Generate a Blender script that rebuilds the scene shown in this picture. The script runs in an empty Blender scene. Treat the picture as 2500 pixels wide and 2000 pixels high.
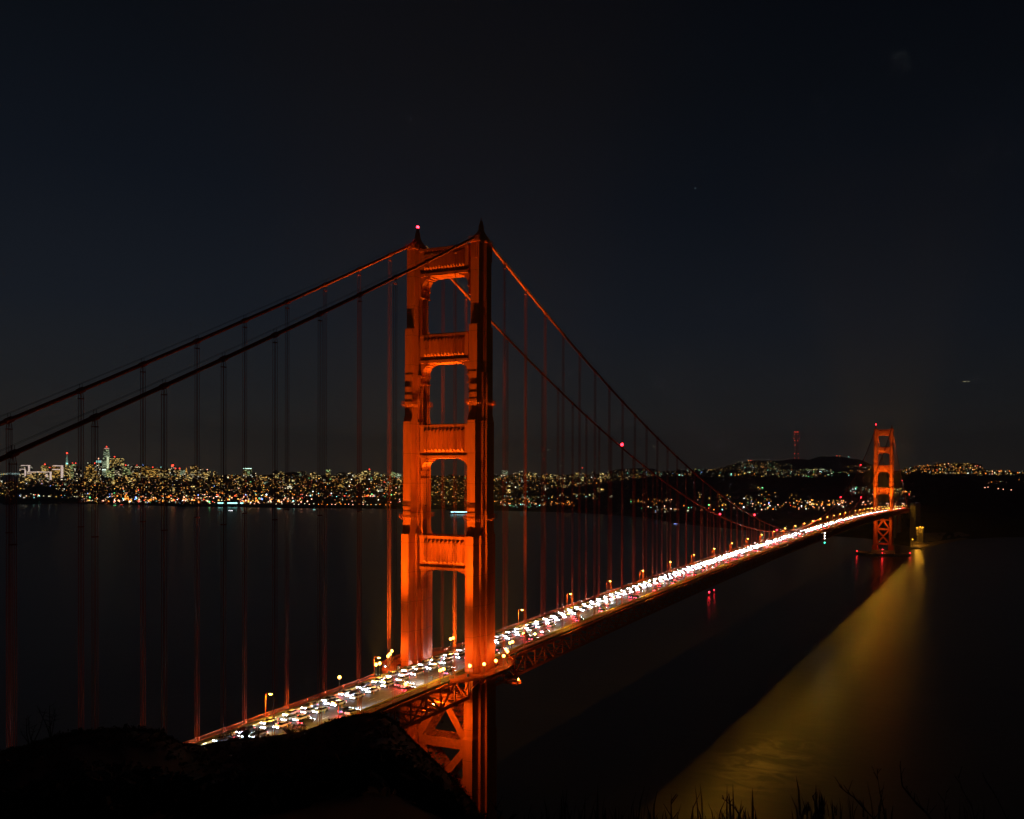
import bpy, math, random
import numpy as np
from mathutils import Vector, Matrix, noise
from mathutils.bvhtree import BVHTree
random.seed(7)
R = math.radians
SC = bpy.context.scene
COL = SC.collection

# ------------------------------------------------------------------ camera
# local frame: bridge axis +Y (towards the city), X to the ocean side, Z = 0 at the water
CAM = Vector((181.7126, -250.5016, 142.2966))
FPX, PX, PY = 2039.87, 336.242, 171.736
YAW, PITCH, ROLL = .3911, -.0066, .0038
_f = Vector((-math.sin(YAW)*math.cos(PITCH), math.cos(YAW)*math.cos(PITCH), math.sin(PITCH)))
_r0 = Vector((math.cos(YAW), math.sin(YAW), 0)); _u0 = _r0.cross(_f)
_c, _s = math.cos(ROLL), math.sin(ROLL)
_r = _r0*_c + _u0*_s; _u = -_r0*_s + _u0*_c
cd = bpy.data.cameras.new('camera'); cam = bpy.data.objects.new('camera', cd); COL.objects.link(cam)
m = Matrix.Identity(4)
for i in range(3):
    m[i][0] = _r[i]; m[i][1] = _u[i]; m[i][2] = -_f[i]; m[i][3] = CAM[i]
cam.matrix_world = m
cd.sensor_fit = 'HORIZONTAL'; cd.sensor_width = 36; cd.lens = FPX/2500*36
cd.shift_x = -PX/2500; cd.shift_y = PY/2500
cd.clip_start = .1; cd.clip_end = 80000
SC.camera = cam

# ------------------------------------------------------------------ night sky
w = bpy.data.worlds.new('World'); SC.world = w; w.use_nodes = True
nt = w.node_tree; nt.nodes.clear()
def N(nt, t, **k):
    n = nt.nodes.new(t)
    for a, b in k.items(): setattr(n, a, b)
    return n
out = N(nt, 'ShaderNodeOutputWorld'); bg = N(nt, 'ShaderNodeBackground'); tc = N(nt, 'ShaderNodeTexCoord')
sep = N(nt, 'ShaderNodeSeparateXYZ'); nt.links.new(tc.outputs['Generated'], sep.inputs[0])
ramp = N(nt, 'ShaderNodeValToRGB'); cr = ramp.color_ramp; cr.interpolation = 'LINEAR'
pts = [(0.0, (.0240, .0205, .0175)), (.035, (.0195, .0184, .0175)), (.09, (.0115, .0127, .0145)), (.17, (.0068, .0090, .0132)),
       (.30, (.0036, .0052, .0086)), (.42, (.0024, .0034, .0054)), (.55, (.0013, .0020, .0036))]
cr.elements[0].position = 0; cr.elements[0].color = (*pts[0][1], 1)
cr.elements[1].position = pts[-1][0]; cr.elements[1].color = (*pts[-1][1], 1)
for p_, c_ in pts[1:-1]:
    e = cr.elements.new(p_); e.color = (*c_, 1)
nt.links.new(sep.outputs['Z'], ramp.inputs[0])
# the city's glow is strongest towards downtown (negative X), weakest out to sea
mr = N(nt, 'ShaderNodeMapRange'); mr.inputs[1].default_value = -.85; mr.inputs[2].default_value = .45
mr.inputs[3].default_value = 1.4; mr.inputs[4].default_value = .75
nt.links.new(sep.outputs['X'], mr.inputs[0])
mulc = N(nt, 'ShaderNodeVectorMath', operation='SCALE'); nt.links.new(ramp.outputs[0], mulc.inputs[0]); nt.links.new(mr.outputs[0], mulc.inputs['Scale'])
vor = N(nt, 'ShaderNodeTexVoronoi'); vor.inputs['Scale'].default_value = 26; nt.links.new(tc.outputs['Generated'], vor.inputs['Vector'])
lt = N(nt, 'ShaderNodeMath', operation='LESS_THAN'); lt.inputs[1].default_value = .028; nt.links.new(vor.outputs['Distance'], lt.inputs[0])
sc_ = N(nt, 'ShaderNodeSeparateColor'); nt.links.new(vor.outputs['Color'], sc_.inputs[0])
pw = N(nt, 'ShaderNodeMath', operation='POWER'); pw.inputs[1].default_value = 5; nt.links.new(sc_.outputs[0], pw.inputs[0])
st = N(nt, 'ShaderNodeMath', operation='MULTIPLY'); nt.links.new(lt.outputs[0], st.inputs[0]); nt.links.new(pw.outputs[0], st.inputs[1])
st2 = N(nt, 'ShaderNodeVectorMath', operation='SCALE'); st2.inputs[0].default_value = (.04, .06, .07); nt.links.new(st.outputs[0], st2.inputs['Scale'])
add = N(nt, 'ShaderNodeVectorMath', operation='ADD'); nt.links.new(mulc.outputs[0], add.inputs[0]); nt.links.new(st2.outputs[0], add.inputs[1])
nt.links.new(add.outputs[0], bg.inputs[0]); nt.links.new(bg.outputs[0], out.inputs[0])

SC.view_settings.view_transform = 'Standard'; SC.view_settings.look = 'None'
SC.view_settings.exposure = 0; SC.view_settings.gamma = 1; SC.view_settings.use_curve_mapping = False
SC.render.engine = 'CYCLES'
cy = SC.cycles
cy.use_denoising = True; cy.denoiser = 'OPENIMAGEDENOISE'
cy.sample_clamp_indirect = 2.0; cy.sample_clamp_direct = 0
cy.max_bounces = 4; cy.diffuse_bounces = 2; cy.glossy_bounces = 2; cy.caustics_reflective = False; cy.caustics_refractive = False
cy.use_light_tree = True; cy.volume_bounces = 0; HAZE = 8e-5

# ------------------------------------------------------------------ helpers
def survey(u, v, D):
    """point at horizontal distance D seen in the direction of survey angle (u, v)"""
    d = _f*FPX + _r*(u-1250-PX) - _u*(v-1000-PY)
    return CAM + d*(D/math.hypot(d.x, d.y))
def rayd(u, v):
    return (_f*FPX + _r*(u-1250-PX) - _u*(v-1000-PY)).normalized()

def tag(o, label=None, cat=None, group=None, kind=None):
    if label: o['label'] = label
    if cat: o['category'] = cat
    if group: o['group'] = group
    if kind: o['kind'] = kind
    return o
def empty(name, loc=(0, 0, 0), rz=0, parent=None):
    o = bpy.data.objects.new(name, None); COL.objects.link(o); o.location = loc; o.rotation_euler = (0, 0, rz)
    o.empty_display_size = .5
    if parent: o.parent = parent
    return o
class MB:
    def __init__(s): s.v = []; s.f = []; s.m = []
    def quad(s, pts, mi=0):
        n = len(s.v); s.v += [tuple(p) for p in pts]; s.f.append(tuple(range(n, n+len(pts)))); s.m.append(mi)
    def box(s, x0, x1, y0, y1, z0, z1, mi=0):
        n = len(s.v)
        s.v += [(x0, y0, z0), (x1, y0, z0), (x1, y1, z0), (x0, y1, z0), (x0, y0, z1), (x1, y0, z1), (x1, y1, z1), (x0, y1, z1)]
        s.f += [(n+3, n+2, n+1, n), (n+4, n+5, n+6, n+7), (n, n+1, n+5, n+4), (n+1, n+2, n+6, n+5), (n+2, n+3, n+7, n+6), (n+3, n, n+4, n+7)]
        s.m += [mi]*6
    def bar(s, a, b, w, h, mi=0, up=(0, 0, 1)):
        a = Vector(a); b = Vector(b); d = (b-a).normalized(); up = Vector(up)
        if abs(d.dot(up)) > .99: up = Vector((0, 1, 0))
        sx = d.cross(up).normalized()*(w/2); sz = sx.cross(d).normalized()*(h/2)
        n = len(s.v)
        for p in (a, b): s.v += [tuple(p-sx-sz), tuple(p+sx-sz), tuple(p+sx+sz), tuple(p-sx+sz)]
        s.f += [(n, n+1, n+2, n+3), (n+7, n+6, n+5, n+4), (n+1, n, n+4, n+5), (n+2, n+1, n+5, n+6), (n+3, n+2, n+6, n+7), (n, n+3, n+7, n+4)]
        s.m += [mi]*6
    def tube(s, pts, r, seg=6, mi=0, caps=True):
        pts = [Vector(p) for p in pts]; n0 = len(s.v); rr = r if isinstance(r, (list, tuple)) else [r]*len(pts)
        for i, p in enumerate(pts):
            d = (pts[min(i+1, len(pts)-1)]-pts[max(i-1, 0)]).normalized()
            up = Vector((0, 0, 1)) if abs(d.z) < .95 else Vector((0, 1, 0))
            a = d.cross(up).normalized(); b = a.cross(d).normalized()
            for k in range(seg):
                t = 2*math.pi*k/seg; s.v.append(tuple(p+a*(math.cos(t)*rr[i])+b*(math.sin(t)*rr[i])))
        for i in range(len(pts)-1):
            for k in range(seg):
                k2 = (k+1) % seg; q = n0+i*seg
                s.f.append((q+k, q+k2, q+seg+k2, q+seg+k)); s.m.append(mi)
        if caps:
            s.f.append(tuple(n0+k for k in reversed(range(seg)))); s.m.append(mi)
            q = n0+(len(pts)-1)*seg; s.f.append(tuple(q+k for k in range(seg))); s.m.append(mi)
    def loft(s, rings, mi=0, cap0=True, cap1=True):
        n0 = len(s.v); k = len(rings[0])
        for r_ in rings: s.v += [tuple(p) for p in r_]
        for i in range(len(rings)-1):
            for j in range(k):
                j2 = (j+1) % k; s.f.append((n0+i*k+j, n0+i*k+j2, n0+(i+1)*k+j2, n0+(i+1)*k+j)); s.m.append(mi)
        if cap0: s.f.append(tuple(n0+j for j in reversed(range(k)))); s.m.append(mi)
        if cap1: s.f.append(tuple(n0+(len(rings)-1)*k+j for j in range(k))); s.m.append(mi)
    def prism_y(s, poly, y0, y1, mi=0):       # polygon in xz, extruded in y
        s.loft([[(x, y0, z) for x, z in poly], [(x, y1, z) for x, z in poly]], mi)
    def ball(s, c, r, mi=0, seg=8, rings=5, sq=1):
        c = Vector(c); n0 = len(s.v)
        s.v.append((c.x, c.y, c.z-r*sq))
        for i in range(1, rings):
            a = -math.pi/2+math.pi*i/rings
            for k in range(seg):
                t = 2*math.pi*k/seg; s.v.append((c.x+r*math.cos(a)*math.cos(t), c.y+r*math.cos(a)*math.sin(t), c.z+r*sq*math.sin(a)))
        s.v.append((c.x, c.y, c.z+r*sq)); top = len(s.v)-1
        for k in range(seg):
            k2 = (k+1) % seg; s.f.append((n0, n0+1+k2, n0+1+k)); s.m.append(mi)
            for i in range(rings-2):
                q = n0+1+i*seg; s.f.append((q+k, q+k2, q+seg+k2, q+seg+k)); s.m.append(mi)
            q = n0+1+(rings-2)*seg; s.f.append((q+k, q+k2, top)); s.m.append(mi)
    def build(s, name, mats, parent=None, loc=None, smooth=False, fix=True):
        me = bpy.data.meshes.new(name); me.from_pydata(s.v, [], s.f)
        mats = mats if isinstance(mats, (list, tuple)) else [mats]
        for mm in mats: me.materials.append(mm)
        if len(mats) > 1: me.polygons.foreach_set('material_index', s.m)
        if smooth: me.polygons.foreach_set('use_smooth', [True]*len(s.f))
        me.update()
        if fix and len(s.f) < 60000:
            import bmesh
            bm = bmesh.new(); bm.from_mesh(me); bmesh.ops.recalc_face_normals(bm, faces=bm.faces); bm.to_mesh(me); bm.free()
        o = bpy.data.objects.new(name, me); COL.objects.link(o)
        if parent: o.parent = parent
        if loc is not None: o.location = loc
        return o
def kids(o): return CH.get(o.name, [])
def copy_tree(o, loc=None, rz=None, parent=None):
    c = o.copy(); COL.objects.link(c)
    if parent: c.parent = parent
    if loc is not None: c.location = loc
    if rz is not None: c.rotation_euler = (0, 0, rz)
    for ch in list(o.children): copy_tree(ch, parent=c)
    return c

# ------------------------------------------------------------------ materials
def mat(name, col, rough=.6, metal=0, nscale=None, namp=.25, emit=None, es=1, bump=0, spec=.5):
    mt = bpy.data.materials.new(name); mt.use_nodes = True; t = mt.node_tree; b = t.nodes['Principled BSDF']
    b.inputs['Base Color'].default_value = (*col, 1); b.inputs['Roughness'].default_value = rough; b.inputs['Metallic'].default_value = metal
    b.inputs['Specular IOR Level'].default_value = spec
    if nscale:
        c = N(t, 'ShaderNodeTexCoord'); n = N(t, 'ShaderNodeTexNoise'); n.inputs['Scale'].default_value = nscale; n.inputs['Detail'].default_value = 5
        t.links.new(c.outputs['Object'], n.inputs['Vector'])
        r_ = N(t, 'ShaderNodeMapRange'); r_.inputs[1].default_value = .3; r_.inputs[2].default_value = .7; r_.inputs[3].default_value = 1-namp; r_.inputs[4].default_value = 1+namp
        t.links.new(n.outputs['Fac'], r_.inputs[0])
        s_ = N(t, 'ShaderNodeVectorMath', operation='SCALE'); s_.inputs[0].default_value = col; t.links.new(r_.outputs[0], s_.inputs['Scale'])
        t.links.new(s_.outputs[0], b.inputs['Base Color'])
        if bump:
            bp = N(t, 'ShaderNodeBump'); bp.inputs['Strength'].default_value = bump; t.links.new(n.outputs['Fac'], bp.inputs['Height']); t.links.new(bp.outputs[0], b.inputs['Normal'])
    if emit:
        b.inputs['Emission Color'].default_value = (*emit, 1); b.inputs['Emission Strength'].default_value = es
        mt.cycles.emission_sampling = 'NONE'
    return mt
def lum(name, col, s): return mat(name, (.02, .02, .02), .5, emit=col, es=s)

def steel_mat():
    mt = bpy.data.materials.new('orange_painted_steel'); mt.use_nodes = True; t = mt.node_tree; b = t.nodes['Principled BSDF']
    c = N(t, 'ShaderNodeTexCoord'); sp = N(t, 'ShaderNodeSeparateXYZ'); t.links.new(c.outputs['Object'], sp.inputs[0])
    # plate joints every 10.7 m, faint vertical rivet rows
    def seam(sock, period, width, off=0):
        a = N(t, 'ShaderNodeMath', operation='MULTIPLY_ADD'); a.inputs[1].default_value = 1/period; a.inputs[2].default_value = off+100; t.links.new(sock, a.inputs[0])
        f = N(t, 'ShaderNodeMath', operation='FRACT'); t.links.new(a.outputs[0], f.inputs[0])
        l = N(t, 'ShaderNodeMath', operation='LESS_THAN'); l.inputs[1].default_value = width/period; t.links.new(f.outputs[0], l.inputs[0]); return l
    h = seam(sp.outputs['Z'], 10.67, .16); v = seam(sp.outputs['X'], 1.1, .07, .3)
    n = N(t, 'ShaderNodeTexNoise'); n.inputs['Scale'].default_value = .5; n.inputs['Detail'].default_value = 6
    mp = N(t, 'ShaderNodeMapping'); mp.inputs['Scale'].default_value = (1.6, 1.6, .25); t.links.new(c.outputs['Object'], mp.inputs[0]); t.links.new(mp.outputs[0], n.inputs[0])
    r_ = N(t, 'ShaderNodeMapRange'); r_.inputs[1].default_value = .3; r_.inputs[2].default_value = .72; r_.inputs[3].default_value = .78; r_.inputs[4].default_value = 1.12; t.links.new(n.outputs['Fac'], r_.inputs[0])
    a = N(t, 'ShaderNodeMath', operation='MULTIPLY_ADD'); a.inputs[1].default_value = -.5; t.links.new(h.outputs[0], a.inputs[0]); t.links.new(r_.outputs[0], a.inputs[2])
    a2 = N(t, 'ShaderNodeMath', operation='MULTIPLY_ADD'); a2.inputs[1].default_value = -.10; t.links.new(v.outputs[0], a2.inputs[0]); t.links.new(a.outputs[0], a2.inputs[2])
    s_ = N(t, 'ShaderNodeVectorMath', operation='SCALE'); s_.inputs[0].default_value = (.50, .082, .012); t.links.new(a2.outputs[0], s_.inputs['Scale'])
    t.links.new(s_.outputs[0], b.inputs['Base Color']); b.inputs['Roughness'].default_value = .6; b.inputs['Specular IOR Level'].default_value = .12
    return mt
STEEL = steel_mat()
STEEL2 = mat('orange_steel_member', (.46, .075, .012), .6, nscale=.8, namp=.2, spec=.12)
CABLE = mat('orange_wrapped_cable', (.42, .068, .014), .6, nscale=2, namp=.15, spec=.15)
ROPE = mat('orange_wire_rope', (.34, .06, .02), .6, spec=.15)
ASPH = mat('asphalt', (.11, .107, .10), .8, nscale=.7, namp=.25, bump=.1)
CONC = mat('concrete', (.30, .28, .25), .85, nscale=.35, namp=.25)
WALK = mat('sidewalk_concrete', (.085, .075, .065), .9, nscale=.5, namp=.25)
WHITEP = mat('lane_paint', (.7, .7, .68), .7)
DARKM = mat('dark_metal', (.05, .05, .05), .5)
GLASS = mat('car_glass', (.02, .022, .025), .08)
TYRE = mat('tyre_rubber', (.02, .02, .02), .8)
SODIUM = lum('sodium_lamp_glow', (1, .55, .08), 24)
GLOBE = lum('globe_lamp_glow', (1, .36, .05), 16)
FLOODG = lum('floodlight_lens', (1, .45, .08), 70)
REDG = lum('red_beacon_glow', (1, .015, .03), 24)
HEADG = lum('white_headlight_glow', (.78, .89, 1), 38)
HEADF = lum('distant_headlight_glow', (.84, .92, 1), 130)
TAILG = lum('red_taillight_glow', (1, .03, .04), 22)
GREENG = lum('green_nav_glow', (.05, 1, .6), 14)
WHITEG = lum('white_nav_glow', (.95, 1, .95), 14)
CYANG = lum('cyan_deck_glow', (.25, .95, .85), 5)
SOIL = mat('dry_hillside', (.016, .009, .006), .95, nscale=.15, namp=.5, bump=.5, spec=.1)
ROCK = mat('rock', (.12, .10, .08), .9, nscale=.3, namp=.4, bump=.5)
GRASS = mat('dry_grass', (.06, .045, .025), .9, spec=.1)
TWIG = mat('bare_twig_bark', (.04, .03, .022), .9, spec=.1)
LANDM = mat('dark_city_land', (.045, .04, .035), .95, nscale=.004, namp=.4, spec=0)
FORESTM = mat('dark_forest', (.04, .042, .03), .95, nscale=.02, namp=.5, spec=0)
FARH = mat('far_hill_scrub', (.05, .042, .036), .95, nscale=.004, namp=.4, spec=0)
SANDM = mat('beach_sand', (.28, .22, .15), .9, nscale=.05, namp=.3)

def lights(kind, name, energy, col, size=.2, **k):
    l = bpy.data.lights.new(name, kind); l.energy = energy; l.color = col
    if kind in ('POINT', 'SPOT'): l.shadow_soft_size = size
    for a, b in k.items(): setattr(l, a, b)
    return l
def put_light(ld, loc, parent=None, aim=None, name=None):
    o = bpy.data.objects.new(name or ld.name, ld); COL.objects.link(o); o.location = loc
    if parent: o.parent = parent
    if aim is not None:
        o.rotation_euler = (Vector(aim)-Vector(loc)).to_track_quat('-Z', 'Y').to_euler()
    return o
SOD = (1, .47, .03)
L_ROAD = lights('SPOT', 'sodium_lamp_light', 6800, SOD, .2, spot_size=R(178), spot_blend=.06)
L_GLOBE = lights('POINT', 'globe_lamp_light', 1800, (1, .42, .06), .25)
L_FLOOD = lights('SPOT', 'tower_flood_light', 370000, (1, .45, .03), .4, spot_size=R(55), spot_blend=1)
L_FLOODF = lights('SPOT', 'far_tower_flood_light', 620000, (1, .52, .05), .4, spot_size=R(60), spot_blend=1)
L_LOWER = lights('SPOT', 'pier_flood_light', 15000, (1, .40, .03), .4, spot_size=R(150), spot_blend=.8)
L_SIDE = lights('SPOT', 'rail_flood_light', 5000, (1, .5, .06), .4, spot_size=R(120), spot_blend=.8)
L_RED = lights('POINT', 'red_beacon_light', 900, (1, .02, .02), .3)
L_HEAD = lights('SPOT', 'headlight_beam', 6500, (.78, .89, 1), .12, spot_size=R(44), spot_blend=.5)
L_HEAD2 = lights('SPOT', 'headlight_beam', 3500, (.78, .89, 1), .12, spot_size=R(44), spot_blend=.6)
L_TAIL = lights('SPOT', 'taillight_light', 700, (1, .04, .05), .1, spot_size=R(150), spot_blend=.6)

# ------------------------------------------------------------------ profiles
H = 227.
def rd(y):
    b = 1-((y-640)/640)**2 if 0 <= y <= 1280 else (y*2/640 if y < 0 else (1280-y)*2/640)
    return 73.2+8.6*b + 5.0*min(1.6, max(0, (y-640)/640))
def cz(y):
    if 0 <= y <= 1280: return 84+(H-84)*((y-640)/640)**2
    t = (-y if y < 0 else y-1280)/343.
    return H+(56.6-H)*t-4*5.7*t*(1-t)

# ------------------------------------------------------------------ water
wm = bpy.data.materials.new('dark_bay_water'); wm.use_nodes = True; t = wm.node_tree; b = t.nodes['Principled BSDF']
b.inputs['Base Color'].default_value = (.050, .050, .040, 1); b.inputs['IOR'].default_value = 1.33
c = N(t, 'ShaderNodeTexCoord'); mp = N(t, 'ShaderNodeMapping'); mp.inputs['Scale'].default_value = (1, 1.6, 1); mp.inputs['Rotation'].default_value = (0, 0, .5)
t.links.new(c.outputs['Object'], mp.inputs[0])
n1 = N(t, 'ShaderNodeTexNoise'); n1.inputs['Scale'].default_value = .11; n1.inputs['Detail'].default_value = 4; t.links.new(mp.outputs[0], n1.inputs[0])
n2 = N(t, 'ShaderNodeTexNoise'); n2.inputs['Scale'].default_value = .008; n2.inputs['Detail'].default_value = 5; n2.inputs['Distortion'].default_value = .6; t.links.new(mp.outputs[0], n2.inputs[0])
b.inputs['Roughness'].default_value = .28
bp = N(t, 'ShaderNodeBump'); bp.inputs['Strength'].default_value = 0.12; bp.inputs['Distance'].default_value = 1.0; t.links.new(n1.outputs['Fac'], bp.inputs['Height']); t.links.new(bp.outputs[0], b.inputs['Normal'])
rc = N(t, 'ShaderNodeMapRange'); rc.inputs[1].default_value = .3; rc.inputs[2].default_value = .7; rc.inputs[1].default_value = .2; rc.inputs[2].default_value = .8; rc.inputs[3].default_value = .5; rc.inputs[4].default_value = 1.5; t.links.new(n2.outputs['Fac'], rc.inputs[0])
sv = N(t, 'ShaderNodeVectorMath', operation='SCALE'); sv.inputs[0].default_value = (.042, .034, .024)
# mottled lamp reflection west of the near tower, painted into the water colour
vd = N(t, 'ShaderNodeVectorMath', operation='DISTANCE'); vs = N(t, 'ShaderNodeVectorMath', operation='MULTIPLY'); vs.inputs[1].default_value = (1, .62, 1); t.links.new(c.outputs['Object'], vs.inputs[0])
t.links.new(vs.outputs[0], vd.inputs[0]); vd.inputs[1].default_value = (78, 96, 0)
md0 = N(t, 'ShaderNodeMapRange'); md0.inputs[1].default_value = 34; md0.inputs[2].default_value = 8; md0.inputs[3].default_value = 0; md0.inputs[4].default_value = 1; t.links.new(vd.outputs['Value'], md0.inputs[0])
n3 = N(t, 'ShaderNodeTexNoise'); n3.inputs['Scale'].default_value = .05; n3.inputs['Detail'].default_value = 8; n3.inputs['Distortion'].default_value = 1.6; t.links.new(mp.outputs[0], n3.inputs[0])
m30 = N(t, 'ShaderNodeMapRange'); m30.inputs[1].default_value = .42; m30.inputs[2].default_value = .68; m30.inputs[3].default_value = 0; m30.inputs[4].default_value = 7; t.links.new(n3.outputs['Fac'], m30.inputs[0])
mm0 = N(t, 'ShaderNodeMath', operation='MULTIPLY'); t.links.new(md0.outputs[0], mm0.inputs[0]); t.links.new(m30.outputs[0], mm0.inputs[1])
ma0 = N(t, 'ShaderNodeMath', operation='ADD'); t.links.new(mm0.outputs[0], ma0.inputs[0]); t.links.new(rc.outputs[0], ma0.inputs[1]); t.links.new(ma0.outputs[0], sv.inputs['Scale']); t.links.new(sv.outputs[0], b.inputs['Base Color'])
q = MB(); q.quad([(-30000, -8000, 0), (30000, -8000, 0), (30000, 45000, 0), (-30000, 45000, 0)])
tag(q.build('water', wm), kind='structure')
#=====PART2
# ------------------------------------------------------------------ the bridge (one thing)
bridge = empty('suspension_bridge', (0, 0, 0))
tag(bridge, 'long orange suspension bridge with two stepped towers lit by floodlights at night', 'bridge')

def cross(cx, z, stages):
    (w1, d1) = stages[0]; q = []
    for i, (w_, d_) in enumerate(stages):
        q.append((w_/2, d_/2))
        if i+1 < len(stages): q.append((w_/2, stages[i+1][1]/2))
    pts = [(x, y) for x, y in q] + [(x, -y) for x, y in reversed(q)] + [(-x, -y) for x, y in q] + [(-x, y) for x, y in reversed(q)]
    return [(cx+x, y, z) for x, y in pts]
A0 = [(3.9, 15.4), (5.8, 8.0), (7.7, 2.8)]
A1 = [(3.6, 14.6), (5.5, 7.4), (7.3, 2.4)]
A2 = [(3.3, 13.8), (5.1, 6.6), (6.9, 1.9)]
A3 = [(3.3, 11.8), (5.1, 4.3), (6.8, 2.4)]
A4 = [(3.3, 10.0), (5.1, 3.7), (6.6, 1.8)]
A5 = [(3.4, 9.8), (6.0, 2.2)]
A6 = [(3.4, 7.8), (6.0, 2.2)]
def leg(cx, root):
    mb = MB()
    mb.loft([cross(cx, 17.7, A0), cross(cx, 50, A0), cross(cx, 51, A1), cross(cx, 65.5, A1), cross(cx, 66.5, A2), cross(cx, 120.5, A2)])
    mb.loft([cross(cx, 120.5, [(a-.02, b-.9) for a, b in A2[:1]]+[(a-.02, b-.4) for a, b in A2[1:]]), cross(cx, 122.6, A3), cross(cx, 161.0, A3)], cap0=False)
    mb.loft([cross(cx, 161.0, [(a-.02, b-.4) for a, b in A3]), cross(cx, 163.4, A4), cross(cx, 178, A4)], cap0=False)
    mb.loft([cross(cx, 178, A5), cross(cx, 194.5, A5)], cap0=False)
    mb.loft([cross(cx, 194.5, A6), cross(cx, 223.4, A6)], cap0=False)
    # cornice: fluted frieze and projecting cap
    for sy in (-1, 1):
        for k in range(5):
            x = cx-1.7+.2+k*.75; mb.box(x, x+.4, sy*3.9-.18, sy*3.9+.18, 217.5, 223.3)
    mb.box(cx-2.1, cx+2.1, -4.3, 4.3, 223.3, 224.0)
    mb.box(cx-3.3, cx+3.3, -1.5, 1.5, 223.42, 223.95)
    # wide stepped plinth
    mb.box(cx-4.6, cx+4.6, -8.6, 8.6, 9.8, 17.72)
    mb.box(cx-4.3, cx+4.3, -8.2, 8.2, 17.72, 18.5)
    l = mb.build('leg', STEEL, root)
    # saddle housing
    s = MB()
    def rc(w_, d_, z): return [(cx-w_/2, -d_/2, z), (cx+w_/2, -d_/2, z), (cx+w_/2, d_/2, z), (cx-w_/2, d_/2, z)]
    s.loft([rc(3.2, 7.6, 224.0), rc(3.1, 6.9, 224.9), rc(2.8, 5.6, 225.8), rc(2.3, 3.8, 226.6), rc(1.8, 2.3, 227.3), rc(1.4, 1.5, 228.2), rc(1.2, 1.2, 230.0), rc(.9, .9, 230.3), rc(.7, .7, 231.4)])
    for dy in (-.35, .3): s.bar((cx, dy, 231.4), (cx, dy, 232.6+dy), .12, .12)
    so = s.build('saddle_housing', STEEL2, l)
    # railing round the tower top
    r = MB()
    for z in (224.6, 225.2):
        pts = [(cx-2.1, -4.3, z), (cx+2.1, -4.3, z), (cx+2.1, 4.3, z), (cx-2.1, 4.3, z), (cx-2.1, -4.3, z)]
        for a_, b_ in zip(pts, pts[1:]): r.bar(a_, b_, .1, .1)
    for x in (-2.1, 0, 2.1):
        for y in (-4.3, -2.1, 0, 2.1, 4.3):
            if abs(x) > 1 or abs(y) > 4: r.bar((cx+x, y, 224), (cx+x, y, 225.2), .1, .1)
    r.build('railing', STEEL2, l)
    # service catwalks round the shaft
    for zc, A in ((167.1, A4), (126.6, A3)):
        c_ = MB(); dd = A[0][1]/2+1.1; wx = A[0][0]/2+.7; cw = A[-1][0]/2+1.0
        poly = [(wx, -dd), (wx+.2, -2.8), (cw, -2.4), (cw, 2.4), (wx+.2, 2.8), (wx, dd), (-wx, dd), (-wx-.2, 2.8), (-cw, 2.4), (-cw, -2.4), (-wx-.2, -2.8), (-wx, -dd)]
        for i in range(len(poly)):
            a_, b_ = poly[i], poly[(i+1) % len(poly)]
            for f_ in (1, .93, .86): c_.bar((cx+a_[0]*f_, a_[1]*f_, zc+.05), (cx+b_[0]*f_, b_[1]*f_, zc+.05), .12, .1)
        for dz in (.65, 1.2):
            for i in range(len(poly)):
                a_, b_ = poly[i], poly[(i+1) % len(poly)]
                c_.bar((cx+a_[0], a_[1], zc+dz), (cx+b_[0], b_[1], zc+dz), .09, .09)
        for i in range(len(poly)):
            a_, b_ = poly[i], poly[(i+1) % len(poly)]; L = math.hypot(b_[0]-a_[0], b_[1]-a_[1]); n_ = max(1, int(L/1.1))
            for k in range(n_):
                x = a_[0]+(b_[0]-a_[0])*k/n_; y = a_[1]+(b_[1]-a_[1])*k/n_
                c_.bar((cx+x, y, zc), (cx+x, y, zc+1.2), .08, .08)
                c_.bar((cx+x, y, zc+.05), (cx+x*.78, y*.86, zc-1.0), .1, .1)
        c_.build('catwalk', STEEL2, l)
    return l

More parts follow.
